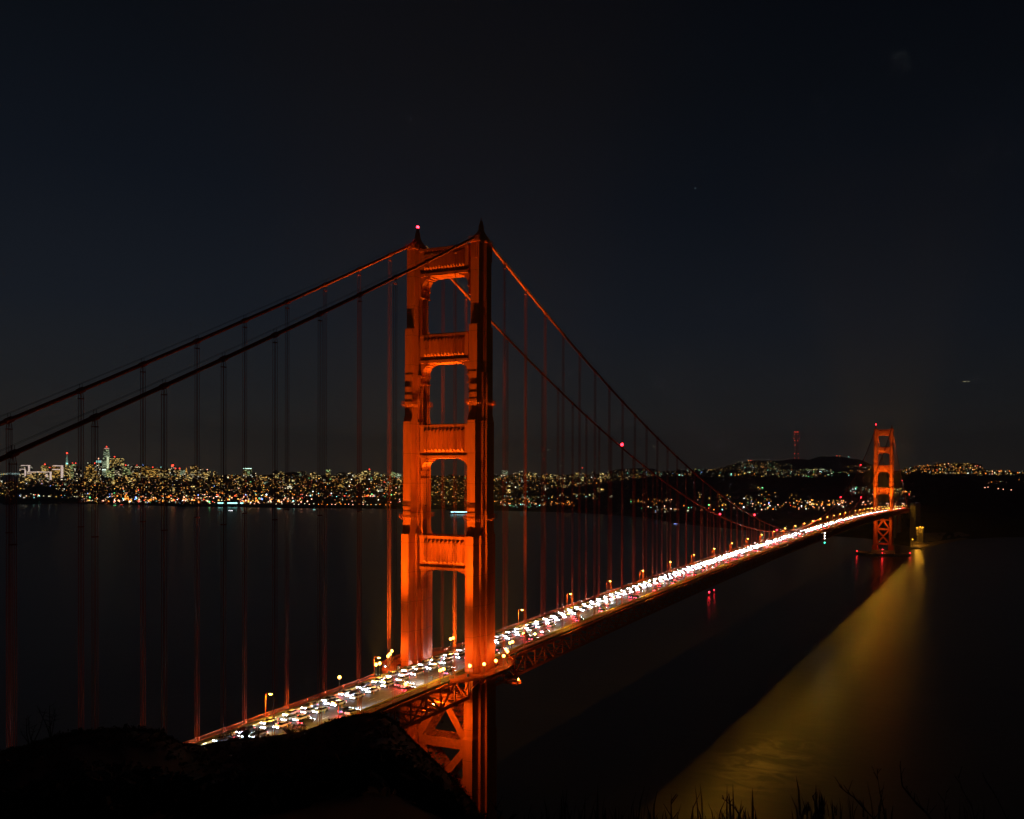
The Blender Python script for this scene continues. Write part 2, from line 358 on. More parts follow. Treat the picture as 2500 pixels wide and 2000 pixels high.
def strut(zt, zb, n, root):
    mb = MB(); xi = 10.35; D = 2.85
    mb.box(-xi, xi, -D, D, zb+1.9, zt-1.1)
    mb.box(-xi, xi, -D-.28, D+.28, zt-1.1, zt-.25)
    mb.box(-xi, xi, -D-.05, D+.05, zt-.25, zt)
    mb.box(-xi, xi, -D+.35, D-.35, zb+.95, zb+1.9)
    mb.box(-xi, xi, -D-.2, D+.2, zb, zb+.95)
    z0, z1 = zb+2.3, zt-1.6
    x0, x1 = -8.6, 9.4 if False else 8.9
    wv = (x1-x0)/n
    for s in (-1, 1):
        for k in range(n):
            a, b_ = x0+k*wv, x0+(k+1)*wv-.06; mx = (a+b_)/2; y = s*D; yo = s*(D+.85)
            q = len(mb.v)
            mb.v += [(a, y-s*.02, z0), (b_, y-s*.02, z0), (b_, y-s*.02, z1), (a, y-s*.02, z1), (mx, yo, z0+1.0), (mx, yo, z1-1.2)]
            fs = [(q, q+1, q+4), (q+1, q+2, q+5, q+4), (q+2, q+3, q+5), (q+3, q, q+4, q+5), (q, q+3, q+2, q+1)]
            mb.f += fs; mb.m += [0]*5
    st_ = mb.build('strut', STEEL, root)
    # stepped corner brackets below the strut
    prof = [(10.35, 0), (10.35, -7.6), (10.0, -7.6), (10.0, -4.9), (9.8, -4.6), (9.7, -3.0), (9.0, -1.7), (8.4, -1.4), (8.4, -.9), (7.2, -.9), (7.2, -.4), (6.0, -.4), (6.0, 0)]
    for s in (-1, 1):
        b2 = MB(); b2.prism_y([(s*x, zb+z-.004) for x, z in prof], -2.3, 2.3)
        for z, xx in ((-4.7, 9.65), (-7.4, 9.75)):
            b2.box(min(s*xx, s*10.33), max(s*xx, s*10.33), -2.6, 2.6, zb+z-.2, zb+z+.2)
        b2.build('corner_bracket', STEEL, st_)
    return st_

def lattice_member(mb, a, b, w_, dy):
    """box member spanning both braced planes, solid web at the faces and lacing on top"""
    a = Vector(a); b = Vector(b)
    for y in (-dy, dy):
        mb.bar(a+Vector((0, y, 0)), b+Vector((0, y, 0)), .5, w_, up=(0, 0, 1))
    d = (b-a); L = d.length; d.normalize(); nrm = Vector((-d.z, 0, d.x)); n_ = max(2, int(L/2.2))
    for s in (-1, 1):
        for k in range(n_):
            p = a+d*(L*k/n_)+nrm*(s*(w_/2-.12)); q_ = a+d*(L*(k+1)/n_)+nrm*(s*(w_/2-.12))
            mb.bar(p+Vector((0, -dy, 0)), q_+Vector((0, dy, 0)), .3, .18); mb.bar(p+Vector((0, dy, 0)), q_+Vector((0, -dy, 0)), .3, .18)
            mb.bar(p+Vector((0, -dy, 0)), p+Vector((0, dy, 0)), .3, .2)

def tower(lbl):
    root = empty('tower', (0, 0, 0), parent=bridge); tag(root, lbl)
    leg(13.7, root); leg(-13.7, root)
    strut(223.2, 213.2, 14, root); strut(192.4, 182.0, 12, root); strut(160.0, 147.8, 11, root); strut(120.2, 107.8, 10, root)
    for a, b_, w_ in (((-9.8, 0, 48.5), (-.8, 0, 62), 2.6), ((9.8, 0, 48.5), (.8, 0, 62), 2.6), ((-10.0, 0, 46.5), (10.0, 0, 46.5), 3.4),
                     ((-9.9, 0, 45), (9.9, 0, 22), 2.6), ((9.9, 0, 45), (-9.9, 0, 22), 2.6), ((-10.0, 0, 20.6), (10.0, 0, 20.6), 2.6), ((-10.0, 0, 63.2), (10.0, 0, 63.2), 2.2)):
        mb = MB(); lattice_member(mb, a, b_, w_, 3.4+(.06*(a[0]+b_[0] != 0)+.11*(a[0] > 0))); mb.build('brace', STEEL2, root)
    return root
tN = tower('near tower, seen large, with floodlit north faces')
tS = copy_tree(tN, loc=(0, 1280, 0), parent=bridge); tag(tS, 'far tower standing in the water off the south shore')

# the pier of the far tower, with its oval fender ring
pier = MB()
pier.loft([[(x, 1280+y, -3) for x, y in ((-20, -9.6), (20, -9.6), (20, 9.6), (-20, 9.6))], [(x, 1280+y, 9.8) for x, y in ((-19.5, -9.2), (19.5, -9.2), (19.5, 9.2), (-19.5, 9.2))]])
for k in range(7): pier.box(-18+k*5.6, -15.6+k*5.6, 1280-9.75, 1280-9.15, -1, 8.6)
pier.build('pier', CONC, bridge)
fen = MB(); no = 48
def oval(a, b_, z): return [(a*math.cos(2*math.pi*i/no), 1280+b_*math.sin(2*math.pi*i/no), z) for i in range(no)]
ro, ri = oval(47, 24, -3), oval(44.4, 21.4, -3)
for rz0, rz1 in (((47, 24), (44.4, 21.4)),):
    o0, o1, i1, i0 = oval(47, 24, -3), oval(47, 24, 4.6), oval(44.4, 21.4, 4.6), oval(44.4, 21.4, -3)
    for i in range(no):
        j = (i+1) % no
        fen.quad([o0[i], o0[j], o1[j], o1[i]]); fen.quad([o1[i], o1[j], i1[j], i1[i]]); fen.quad([i1[i], i1[j], i0[j], i0[i]])
fen.build('fender_ring', CONC, bridge, fix=False)
# foundation block of the near tower
fb = MB(); fb.box(-24, 24, -13, 13, -2, 9.8); fb.build('foundation', CONC, bridge)

# main cables with bands and hand ropes
YA, YB = -343, 1623
HP = 15.24
hang = [k*HP for k in range(-22, 107) if k != 0 and abs(k*HP-1280) > 6]
def cable(x):
    ys = np.unique(np.concatenate([np.arange(YA, 0, 7.62), np.arange(0, 1280, 7.62), np.arange(1280, YB+1, 7.62)]))
    pts = [(x, y, cz(y)) for y in ys]
    mb = MB(); mb.tube(pts, .48, 10); o = mb.build('main_cable', CABLE, bridge, smooth=True, fix=False)
    rest = MB(); near = set(sorted(hang, key=lambda y: (Vector((x, y, 150))-CAM).length)[:45])
    for y in hang:
        z = cz(y); d = Vector((0, 1.0, (cz(y+.5)-cz(y-.5)))).normalized()
        bd = MB() if y in near else rest
        p = Vector((x, y, z)); bd.tube([p-d*.75, p+d*.75], .66, 10)
        if y in near: bd.build('cable_band', CABLE, o, fix=False)
    tag(rest.build('cable_bands', CABLE, o, fix=False), kind='stuff')
    hr = MB()
    for sx in (-.45, .45):
        hr.tube([(x+sx, y, z+1.55) for _, y, z in pts], .035, 3)
        for y in hang: hr.bar((x+sx, y, cz(y)+.3), (x+sx, y, cz(y)+1.55), .07, .07)
    hr.build('hand_rope', DARKM, o, fix=False)
    return o
cE = cable(-13.7); cW = cable(13.7)
tag(cE, 'east cable on the city side'); tag(cW, 'west cable on the ocean side')

# suspenders: four ropes to a hanger
def sus_mesh(mb, x, y):
    z0 = rd(y)-.4; z1 = cz(y)-.5
    if z1-z0 < 1: return
    for sx in (-.33, .33):
        for sy in (-.38, .38): mb.tube([(x+sx, y+sy, z0), (x+sx, y+sy, z1-1.2), (x+sx*.9, y+sy*.5, z1+.4)], .075, 4, caps=False)
    mb.box(x-.42, x+.42, y-.5, y+.5, z1-1.5, z1-1.32)
    if z1-z0 > 60: mb.box(x-.42, x+.42, y-.5, y+.5, z0+60, z0+60.25)
allh = sorted([(x, y) for x in (-13.7, 13.7) for y in hang if YA < y < YB and abs(y) > 3], key=lambda t_: (Vector((t_[0], t_[1], 100))-CAM).length if t_[1] > -175 else 9999)
for x, y in allh[:100]:
    mb = MB(); sus_mesh(mb, x, y)
    if mb.v: mb.build('suspender', ROPE, bridge, fix=False)
mb = MB()
for x, y in allh[100:]: sus_mesh(mb, x, y)
tag(mb.build('suspender_ropes', ROPE, bridge, fix=False), kind='stuff')

# deck -----------------------------------------------------------------
deck = empty('deck', (0, 0, 0), parent=bridge)
ys = [YA+i*(YB-YA)/258 for i in range(259)]
def strip(prof, name, mt_, closed=True, parent=deck, yy=ys):
    mb = MB(); mb.loft([[(x, y, rd(y)+z) for x, z in prof] for y in yy]); return mb.build(name, mt_, parent, fix=False)
for s in (-1, 1):
    a, b_ = sorted((s*9.65, s*13.2)); strip([(a, -.45), (b_, -.45), (b_, .22), (a, .22)], 'sidewalk', WALK)
    a, b_ = sorted((s*9.3, s*9.6)); strip([(a, .004), (b_, .004), (b_, .68), (a, .68)], 'kerb_barrier', mat('painted_barrier', (.55, .40, .14), .7, nscale=.6) if s < 0 else bpy.data.materials['painted_barrier'])
lm = MB(); lm.loft([[(x, y, rd(y)+z) for x, z in [(-9.6, -.5), (9.6, -.5), (9.6, 0), (-9.6, 0)]] for y in ys], 0)
for x in (-6.4, -3.2, 3.2, 6.4):
    for k in range(200):
        y = YA+4+k*9.8
        if y > YB-6: break
        lm.quad([(x-.08, y, rd(y)+.006), (x+.08, y, rd(y)+.006), (x+.08, y+3, rd(y+3)+.006), (x-.08, y+3, rd(y+3)+.006)], 1)
lm.build('roadway', [ASPH, WHITEP], deck, fix=False)
# movable median posts, low yellow tubes
md = MB()
for k in range(260):
    y = -200+k*7.0; md.bar((0.0, y, rd(y)), (0.0, y, rd(y)+.8), .16, .16)
md.build('median_post', mat('yellow_plastic', (.6, .35, .03), .6), deck, fix=False)
# railings with pickets
for s in (-1, 1):
    mb = MB(); x = s*13.05
    for y0, y1 in zip(ys, ys[1:]):
        if y0 < -12 and y1 > -16 or y0 < 15 and y1 > 15 or abs(y0+y1) < 26: continue
        for z in (.35, 1.35): mb.bar((x, y0, rd(y0)+z), (x, y1, rd(y1)+z), .12, .12)
        n_ = 18 if y0 < 250 else 8
        for k in range(n_):
            y = y0+(y1-y0)*(k+.5)/n_; mb.bar((x, y, rd(y)+.22), (x, y, rd(y)+1.33), .07, .07 if n_ > 10 else .14)
        mb.bar((x, y0, rd(y0)+.2), (x, y0, rd(y0)+1.5), .22, .22)
    mb.build('railing', STEEL2, deck, fix=False)
# stiffening trusses
for s in (-1, 1):
    mb = MB(); x = s*13.9; P = 7.62; n_ = int((YB-YA)/P)
    for k in range(n_):
        y0 = YA+k*P; y1 = y0+P; t0, t1 = rd(y0)-.9, rd(y1)-.9; b0, b1 = t0-7.3, t1-7.3
        mb.bar((x, y0, t0), (x, y1, t1), .75, .9); mb.bar((x, y0, b0), (x, y1, b1), .75, .9)
        mb.bar((x, y0, b0), (x, y0, t0), .5, .45)
        if k % 2: mb.bar((x, y0, t0), (x, y1, b1), .5, .5)
        else: mb.bar((x, y0, b0), (x, y1, t1), .5, .5)
    mb.build('stiffening_truss', STEEL2, deck, fix=False)
mb = MB()
for k in range(int((YB-YA)/7.62)):
    y = YA+k*7.62; t_ = rd(y); mb.bar((-13.5, y, t_-1.6), (13.5, y, t_-1.6), .5, 2.0)
    mb.bar((-13.5, y, t_-8.2), (13.5, y, t_-8.2), .4, .5)
    if k % 2 == 0:
        mb.bar((-13.5, y, t_-8.25), (13.5, y+15.24, rd(y+15.24)-8.25), .45, .35); mb.bar((13.5, y, t_-8.1), (-13.5, y+15.24, rd(y+15.24)-8.1), .45, .35)
for x in (-8, -4, 0, 4, 8):
    for y0, y1 in zip(ys, ys[1:]): mb.bar((x, y0, rd(y0)-.85), (x, y1, rd(y1)-.85), .35, .6)
mb.build('floor_beam', STEEL2, deck, fix=False)
# walkway bays round the tower legs
for yc in (0, 1280):
    for s in (-1, 1):
        mb = MB(); z = rd(yc)+.2
        pl = [(12.9, -17), (15.5, -15.8), (18.5, -13.1), (21.6, -9.3), (22.9, -3.9), (22.9, 3.9), (21.6, 9.3), (18.5, 13.1), (15.5, 15.8), (12.9, 17)]
        inn = [(12.9, -8.9), (17.6, -8.9), (17.6, 8.9), (12.9, 8.9)]
        def zz(y): return rd(yc+y)+.2
        # plate as a fan of quads between outer edge and the leg opening
        il = [(12.9, -8), (13.6, -7.9), (15.6, -7.9), (17.5, -7.5), (17.9, -3.9), (17.9, 3.9), (17.5, 7.5), (15.6, 7.9), (13.6, 7.9), (12.9, 8)]
        for i in range(len(pl)-1):
            a, b_, c_, d_ = pl[i], pl[i+1], il[i+1], il[i]
            top = [(s*q_[0], yc+q_[1], zz(q_[1])+.03) for q_ in (a, b_, c_, d_)]
            bot = [(s*q_[0], yc+q_[1], zz(q_[1])-.5) for q_ in (a, b_, c_, d_)]
            mb.loft([bot, top])
            # fascia and bracket below
            mb.bar((s*a[0], yc+a[1], zz(a[1])-.45), (s*b_[0], yc+b_[1], zz(b_[1])-.45), .3, .9)
            if 0 < i < len(pl)-1: mb.bar((s*(a[0]-.4), yc+a[1], zz(a[1])-.6), (s*14.2, yc+a[1]*.75, zz(a[1])-6), .35, .35)
        bay = mb.build('walkway_bay', CONC if False else STEEL2, deck)
        rl = MB()
        for i in range(len(pl)-1):
            a, b_ = pl[i], pl[i+1]
            for zr in (.35, 1.35): rl.bar((s*a[0], yc+a[1], zz(a[1])+zr), (s*b_[0], yc+b_[1], zz(b_[1])+zr), .12, .12)
            n_ = int(math.hypot(b_[0]-a[0], b_[1]-a[1])/.4)
            for k in range(n_):
                x = a[0]+(b_[0]-a[0])*k/n_; y = a[1]+(b_[1]-a[1])*k/n_; rl.bar((s*x, yc+y, zz(y)), (s*x, yc+y, zz(y)+1.33), .07, .07)
        rl.build('bay_railing', STEEL2, bay, fix=False)
# service gantry platforms with floodlights slung below the deck by the near tower
def gantry(x, y, z, s):
    mb = MB(); mb.box(x-3, x+3, y-1.2, y+1.2, z, z+.25)
    for a in (-2.9, 2.9):
        for b_ in (-1.1, 1.1): mb.bar((x+a, y+b_, z), (x+a, y+b_, z+1.3), .12, .12)
    for b_ in (-1.1, 1.1): mb.bar((x-3, y+b_, z+1.3), (x+3, y+b_, z+1.3), .1, .1); mb.bar((x-3, y+b_, z+.7), (x+3, y+b_, z+.7), .08, .08)
    for a in (-2.8, 2.8): mb.bar((x+a, y, z+1), (x+a*.6, y, rd(y)-8.2), .2, .2)
    return mb.build('service_platform', STEEL2, deck)
gantry(6.5, -19.6, 62.0, 1); gantry(18.0, 14.5, 65.0, 1); gantry(-6.5, 1280-19.6, 64, 1)
# slender steel bents carrying the deck over the north hillside
mb = MB()
for y in (-130, -343):
    for s in (-1, 1): mb.bar((s*11, y, 0), (s*11, y, rd(y)-8.4), 2.0, 2.0)
    mb.bar((-11, y, rd(y)-12), (11, y, rd(y)-12), 1, 1.2)
mb.build('deck_bent', STEEL2, bridge, fix=False)
# pylons at both ends of the suspended spans: stepped art-deco concrete shafts
for y in (-343, 1623, 1740):
    for s in (-1, 1):
        mb = MB(); x = s*21
        mb.box(x-6.5, x+6.5, y-7.5, y+7.5, -2, 30); mb.box(x-5.6, x+5.6, y-6.6, y+6.6, 30, rd(y)+8); mb.box(x-4.8, x+4.8, y-5.6, y+5.6, rd(y)+8, rd(y)+12)
        for k in range(4): mb.box(x-4.6+k*2.6, x-3.2+k*2.6, y-6.9, y-6.4, 32, rd(y)+6)
        mb.build('concrete_pylon', CONC, bridge)
# steel arch span and approach viaduct behind the south pylons
mb = MB()
ya, yb = 1630, 1734
for x in (-13.9, 13.9):
    prev = None
    for k in range(13):
        y = ya+(yb-ya)*k/12; z = 14+40*(1-((k-6)/6)**2)
        if prev: mb.bar(prev, (x, y, z), 1.2, 1.6)
        if k not in (0, 12): mb.bar((x, y, z), (x, y, rd(y)-2), .5, .5)
        prev = (x, y, z)
mb.build('steel_arch', STEEL2, bridge, fix=False)
via = MB()
def vx(y): return -((max(0, y-1740))**2)/2200.
yv = [1623+i*14 for i in range(36)]
def vz(y): return max(52, rd(1623)+(y-1623)*-.018)
via.loft([[(vx(y)-13, y, vz(y)-2.2), (vx(y)+13, y, vz(y)-2.2), (vx(y)+13, y, vz(y)+.2), (vx(y)-13, y, vz(y)+.2)] for y in yv])
for y in yv[10::4]:
    for s in (-1, 1): via.bar((vx(y)+s*9, y, 20), (vx(y)+s*9, y, vz(y)-2), 1.6, 1.6)
via.build('approach_viaduct', ASPH, bridge, fix=False)

# ------------------------------------------------------------------ lamps on the bridge
def road_lamp(x, y, rz, label, group, withlight=True):
    z = rd(y)+.2
    root = empty('street_lamp', (x, y, z), rz); tag(root, label, 'street lamp', group)
    p = MB(); p.tube([(0, 0, 0), (0, 0, .9)], .2, 8); p.tube([(0, 0, .9), (0, 0, 5.9), (.12, 0, 6.5), (.5, 0, 6.95), (1.1, 0, 7.1), (1.7, 0, 7.0)], .12, 8)
    p.build('lamp_post', STEEL2, root)
    h = MB(); h.loft([[(1.5+.9*a*(1 if a > 0 else 1)+.3, b_*.26, zz_) for a, b_ in ((-.6, -1), (.8, -.7), (.8, .7), (-.6, 1))] for zz_ in (6.86, 7.14)])
    ho = h.build('lamp_housing', DARKM, root)
    g = MB(); g.ball((1.95, 0, 6.72), .5, seg=10, rings=6, sq=.5); g.build('lamp_lens', SODIUM, ho)
    put_light(L_ROAD, (2.1, 0, 6.35), root)
    return root
protoE = None
SP = 45.9
lamp_y = [-252.5, -206.6, -160.7, -114.8, -69.0, -23.0] + [24.5+SP*k for k in range(1, 35)]
GE, GW = 'street lamps on the city side of the bridge deck', 'street lamps on the ocean side of the bridge deck'
def ordw(n_):
    ones = ['', 'first', 'second', 'third', 'fourth', 'fifth', 'sixth', 'seventh', 'eighth', 'ninth', 'tenth', 'eleventh', 'twelfth', 'thirteenth', 'fourteenth', 'fifteenth', 'sixteenth', 'seventeenth', 'eighteenth', 'nineteenth']
    tens = {2: ('twenty', 'twentieth'), 3: ('thirty', 'thirtieth'), 4: ('forty', 'fortieth'), 5: ('fifty', 'fiftieth'), 6: ('sixty', 'sixtieth'), 7: ('seventy', 'seventieth'), 8: ('eighty', 'eightieth'), 9: ('ninety', 'ninetieth')}
    if n_ < 20: return ones[n_]
    t_, o_ = divmod(n_, 10); return tens[t_][1] if o_ == 0 else tens[t_][0]+'-'+ones[o_]
def ordn(y, side):
    if y < 0: n_ = {-23.0: 'first', -69.0: 'second', -114.8: 'third', -160.7: 'fourth', -206.6: 'fifth', -252.5: 'sixth'}[y]; return f'{n_} curved street lamp north of the near tower on the {side} side of the deck' if n_ != 'hidden' else f'curved sodium street lamp on the {side} side of the deck, behind the dark hillside'
    k = round((y-24.5)/SP); nm = ['']+[ordw(i) for i in range(1, 40)]
    if k <= 34: return f'{nm[k]} curved street lamp south of the near tower on the {side} side of the deck'
    if y < 1280: return f'small sodium street lamp on the {side} side of the deck in the run towards the far tower'
    return f'tiny sodium street lamp on the {side} side of the deck beyond the far tower'
LP = road_lamp(-13.55, lamp_y[5], 0, ordn(-23.0, 'city'), GE)
for y in lamp_y:
    for s, side, gr in ((-1, 'city', GE), (1, 'ocean', GW)):
        if y == lamp_y[5] and s < 0: continue
        if y > 1640: continue
        xs = 13.55
        c_ = copy_tree(LP, loc=(s*xs, y, rd(y)+.2), rz=0 if s < 0 else math.pi)
        c_['label'] = ordn(y, side); c_['group'] = gr

def globe_lamp(x, y, label, h=4.3):
    z = rd(y)+.22; root = empty('globe_lamp', (x, y, z)); tag(root, label, 'lamp', 'globe lamps on the walkway by the towers')
    p = MB(); p.tube([(0, 0, 0), (0, 0, .5), (0, 0, .55), (0, 0, h-.3)], [.17, .17, .09, .08], 8); p.build('lamp_post', DARKM, root)
    g = MB(); g.ball((0, 0, h), .52, seg=12, rings=8); g.build('lamp_globe', GLOBE, root, smooth=True)
    put_light(L_GLOBE, (0, 0, h+.55), root)
    return root
GP = globe_lamp(12.6, -39.2, 'round globe lamp standing alone on the ocean side walkway north of the near tower')
def gl(x, y, label):
    c_ = copy_tree(GP, loc=(x, y, rd(y)+.22)); c_['label'] = label
for x, y, l_ in ((-12.6, -40.4, 'round globe lamp standing alone on the city side walkway north of the near tower'),
    (12.6, -21.6, 'left one of paired globe lamps on the ocean side walkway before the near tower'), (12.6, -19.8, 'right one of paired globe lamps on the ocean side walkway before the near tower'),
    (12.6, 21.5, 'left one of paired globe lamps on the ocean side walkway past the near tower'), (12.6, 23.3, 'right one of paired globe lamps on the ocean side walkway past the near tower'),
    (-12.6, -23.2, 'left one of paired globe lamps by the city side rail before the near tower'), (-12.6, -21.4, 'right one of paired globe lamps by the city side rail before the near tower'),
    (-12.6, 19.0, 'left one of a pair of globe lamps seen through the near tower arch'), (-12.6, 20.8, 'right one of a pair of globe lamps seen through the near tower arch'),
    (18.3, -13.0, 'globe lamp on the curved bay, in front of the pale corner of the near tower'), (21.5, -9.3, 'globe lamp on the curved bay, before the middle of the tower leg'),
    (22.7, -3.9, 'globe lamp on the curved bay, at the dark right edge of the tower leg'), (21.5, 3.0, 'globe lamp on the curved bay, first one right of the tower leg'),
    (19.3, 9.0, 'globe lamp on the curved bay, lower right one of three past the tower leg'), (17.2, 11.5, 'globe lamp on the curved bay, uppermost one of three past the tower leg'),
    (-18.3, -9.3, 'low globe lamp left of the city side tower leg, nearest the bay rail'), (-16.8, -12.0, 'middle globe lamp left of the city side tower leg'), (-20.6, -5.4, 'globe lamp closest to the left edge of the city side tower leg')):
    gl(x, y, l_)
for x in (-12.6, 12.6, -20.6, 21.5):
    for y in (-21.6, 21.4, -5, 5):
        if abs(x) < 13 and abs(y) < 10 or abs(x) > 13 and abs(y) > 10: continue
        gl(x, 1280+y, f'tiny globe lamp {"before" if y < 0 else "behind"} the far tower foot, {"city" if x < 0 else "ocean"} side {"rail" if abs(x) < 13 else "bay"}')

def floodlight(x, y, z, aim, label, ld, lens=True):
    root = empty('floodlight', (x, y, z)); tag(root, label, 'floodlight', 'floodlights aimed at the towers')
    hb = MB(); d = (Vector(aim)-Vector((x, y, z))).normalized()
    hb.tube([-d*.5, d*.1, d*.45], [.25, .45, .5], 10); hb.bar((0, 0, -1.1), (0, 0, -.3), .15, .15); hb.build('lamp_housing', DARKM, root)
    if lens:
        g = MB(); g.ball(tuple(d*.5), .42, seg=8, rings=5); g.build('lamp_lens', FLOODG, root)
    put_light(ld, tuple(d*1.05), root, aim=tuple(Vector(aim)-Vector((x, y, z))))
    return root
for yc, tl in ((0, 'near'), (1280, 'far')):
    for sy, side in ((-1, 'north'), (1, 'south')):
        if yc == 1280 and sy > 0 and False: continue
        for x in (-15.4, -8.9, 8.9, 15.4):
            y = yc+sy*21; z = rd(y)+1.7 if abs(x) < 13 else rd(y)+.6
            where = {-15.4: 'outside the city side rail', -8.9: 'on the city side kerb', 8.9: 'on the ocean side kerb', 15.4: 'outside the ocean side rail'}[x]
            floodlight(x, y, z, (x*.8, yc+sy*2.3, 225), f'floodlight {where} aimed up at the {side} side of the {tl} tower', L_FLOOD if yc == 0 else L_FLOODF, lens=False)
for yc, tl in ((0, 'near'), (1280, 'far')):
    for x in (-17.8, -11.2, 11.2, 17.8):
        floodlight(x, yc-13.5, rd(yc)+1.0, (x*.82, yc-6.5, 106), f'{"outer" if abs(x) > 14 else "inner"} added uplight at the {"city" if x < 0 else "ocean"} side leg of the {tl} tower', L_SIDE, lens=False)  # uplights added to brighten the lower part of the legs
floodlight(5.2, -19.6, 63.7, (2, 0, 40), 'dazzling floodlight on the platform under the deck, above the braced tower legs', L_LOWER)
floodlight(7.8, -19.4, 64.3, (8, 0, 80), 'second dazzling floodlight beside it on the platform under the deck', L_LOWER)
floodlight(19.8, 14.5, 67.0, (30, 40, 55), 'dazzling orange floodlight on the platform right of the near tower below the deck', L_SIDE)
floodlight(15.5, -24.5, 61.5, (14.5, -3, 30), 'added floodlight under the ocean side truss facing down the near tower leg', L_LOWER, lens=False)  # added without a lens, to light the leg's north faces below deck
floodlight(16.0, 34.5, 79.2, (14, 8, 120), 'single bright floodlight over the ocean side rail past the near tower', L_SIDE)
for x in (-6, 6):
    floodlight(x, 1280-24, 65, (x, 1280, 35), f'floodlight below deck facing the {"city" if x < 0 else "ocean"} side far tower leg', L_LOWER)

def beacon(x, y, z, label, big=1., light=True):
    root = empty('red_beacon', (x, y, z)); tag(root, label, 'beacon', 'red warning beacons on the bridge')
    b_ = MB(); b_.tube([(0, 0, -.9), (0, 0, 0)], .13*big, 6); b_.tube([(0, 0, -.1), (0, 0, 0)], .4*big, 8); b_.build('beacon_post', DARKM, root)
    g = MB(); g.ball((0, 0, .45*big), .5*big, seg=10, rings=6); g.build('beacon_glass', REDG, root)
    if light: put_light(L_RED, (0, 0, 1.4*big), root)
    return root
beacon(-13.7, 0, 231.9, 'red beacon on top of the near tower, on its city side leg', 1.0)
beacon(-13.7, 1280, 231.9, 'red beacon on top of the far tower, on its city side leg', 1.7)
for y, n_ in ((182, 'largest red beacon, on the city side cable just right of the near tower'), (366, 'second red beacon down the city side cable'), (549, 'third red beacon down the city side cable, near its lowest point'),
             (731, 'red beacon on the city side cable where it starts to climb to the far tower'), (914, 'red beacon on the city side cable halfway up to the far tower'), (1097, 'red beacon on the city side cable highest before the far tower')):
    beacon(-13.7, y, cz(y)+1.1, n_, 1.7 if y < 200 else 1.2)
for y, n_ in ((366, 'red beacon low on the ocean side cable, left of the cable crossing'), (914, 'red beacon on the ocean side cable left of the far tower'), (1464, 'red beacon on the cable right of the far tower')):
    beacon(13.7, y, cz(y)+1.1, n_, 1.2)
for x, y, z, n_ in ((47-1.3, 1280, 5.6, 'red light at the ocean end of the far pier fender'), (-45.7, 1280, 5.6, 'red light at the city end of the far pier fender'), (1, 1280-22.7, 5.6, 'red light at the middle of the far pier fender'), (0, 1280-9.0, 10.8, 'red light on the far pier between the tower legs')):
    beacon(x, y, z, n_, 1.0)
# hanging navigation lights at mid span
tp = MB(); tp.bar((15.0, 641, 70.6), (15.0, 641, 81), .2, .2)
nav = empty('navigation_light_mast', (15, 641, 81)); tag(nav, 'column of three white lamps over a green lamp hanging below mid span', 'navigation light')
tp = MB(); tp.bar((0, 0, -10.5), (0, 0, 0), .2, .2); tp.bar((0, 0, 0), (-1.4, 0, .2), .2, .2); tp.build('hanging_mast', DARKM, nav)
for k, (dz, mt_) in enumerate(((-.2, WHITEG), (-3.2, WHITEG), (-6.2, WHITEG), (-10.6, GREENG))):
    g = MB(); g.ball((.5, 0, dz), .5, seg=8, rings=5); g.build('lamp_glass', mt_, nav)

# ------------------------------------------------------------------ traffic
PAINTS = [mat('car_paint_silver', (.5, .52, .54), .25, .5), mat('car_paint_white', (.75, .75, .74), .3), mat('car_paint_black', (.03, .03, .035), .25), mat('car_paint_blue', (.05, .10, .25), .25), mat('car_paint_red', (.35, .03, .03), .3), mat('car_paint_grey', (.18, .19, .2), .3)]
def car_body(mb, suv):
    """front of the car faces -Y, wheels on z=0"""
    hw = .9; zt = 1.75 if suv else 1.45
    low = [(-2.25, .45), (-2.3, .62), (-2.15, .82), (-1.15, .98), (2.1 if not suv else 2.2, 1.02), (2.28, .8), (2.28, .42)]
    def ring(x, inset=0): return [(x, y, z) for y, z in low]
    mb.loft([[(-hw+.06, y, z) for y, z in low], [(-hw, y*.99, z) for y, z in low], [(hw, y*.99, z) for y, z in low], [(hw-.06, y, z) for y, z in low]], 0)
    g0 = [(-hw+.06, -1.15, .97), (hw-.06, -1.15, .97), (hw-.06, 1.75 if not suv else 2.15, 1.01), (-hw+.06, 1.75 if not suv else 2.15, 1.01)]
    g1 = [(-hw+.26, -.25, zt-.04), (hw-.26, -.25, zt-.04), (hw-.26, 1.05 if not suv else 1.85, zt-.04), (-hw+.26, 1.05 if not suv else 1.85, zt-.04)]
    g2 = [(x*.97, y, zt) for x, y, z in g1]
    return g0, g1, g2
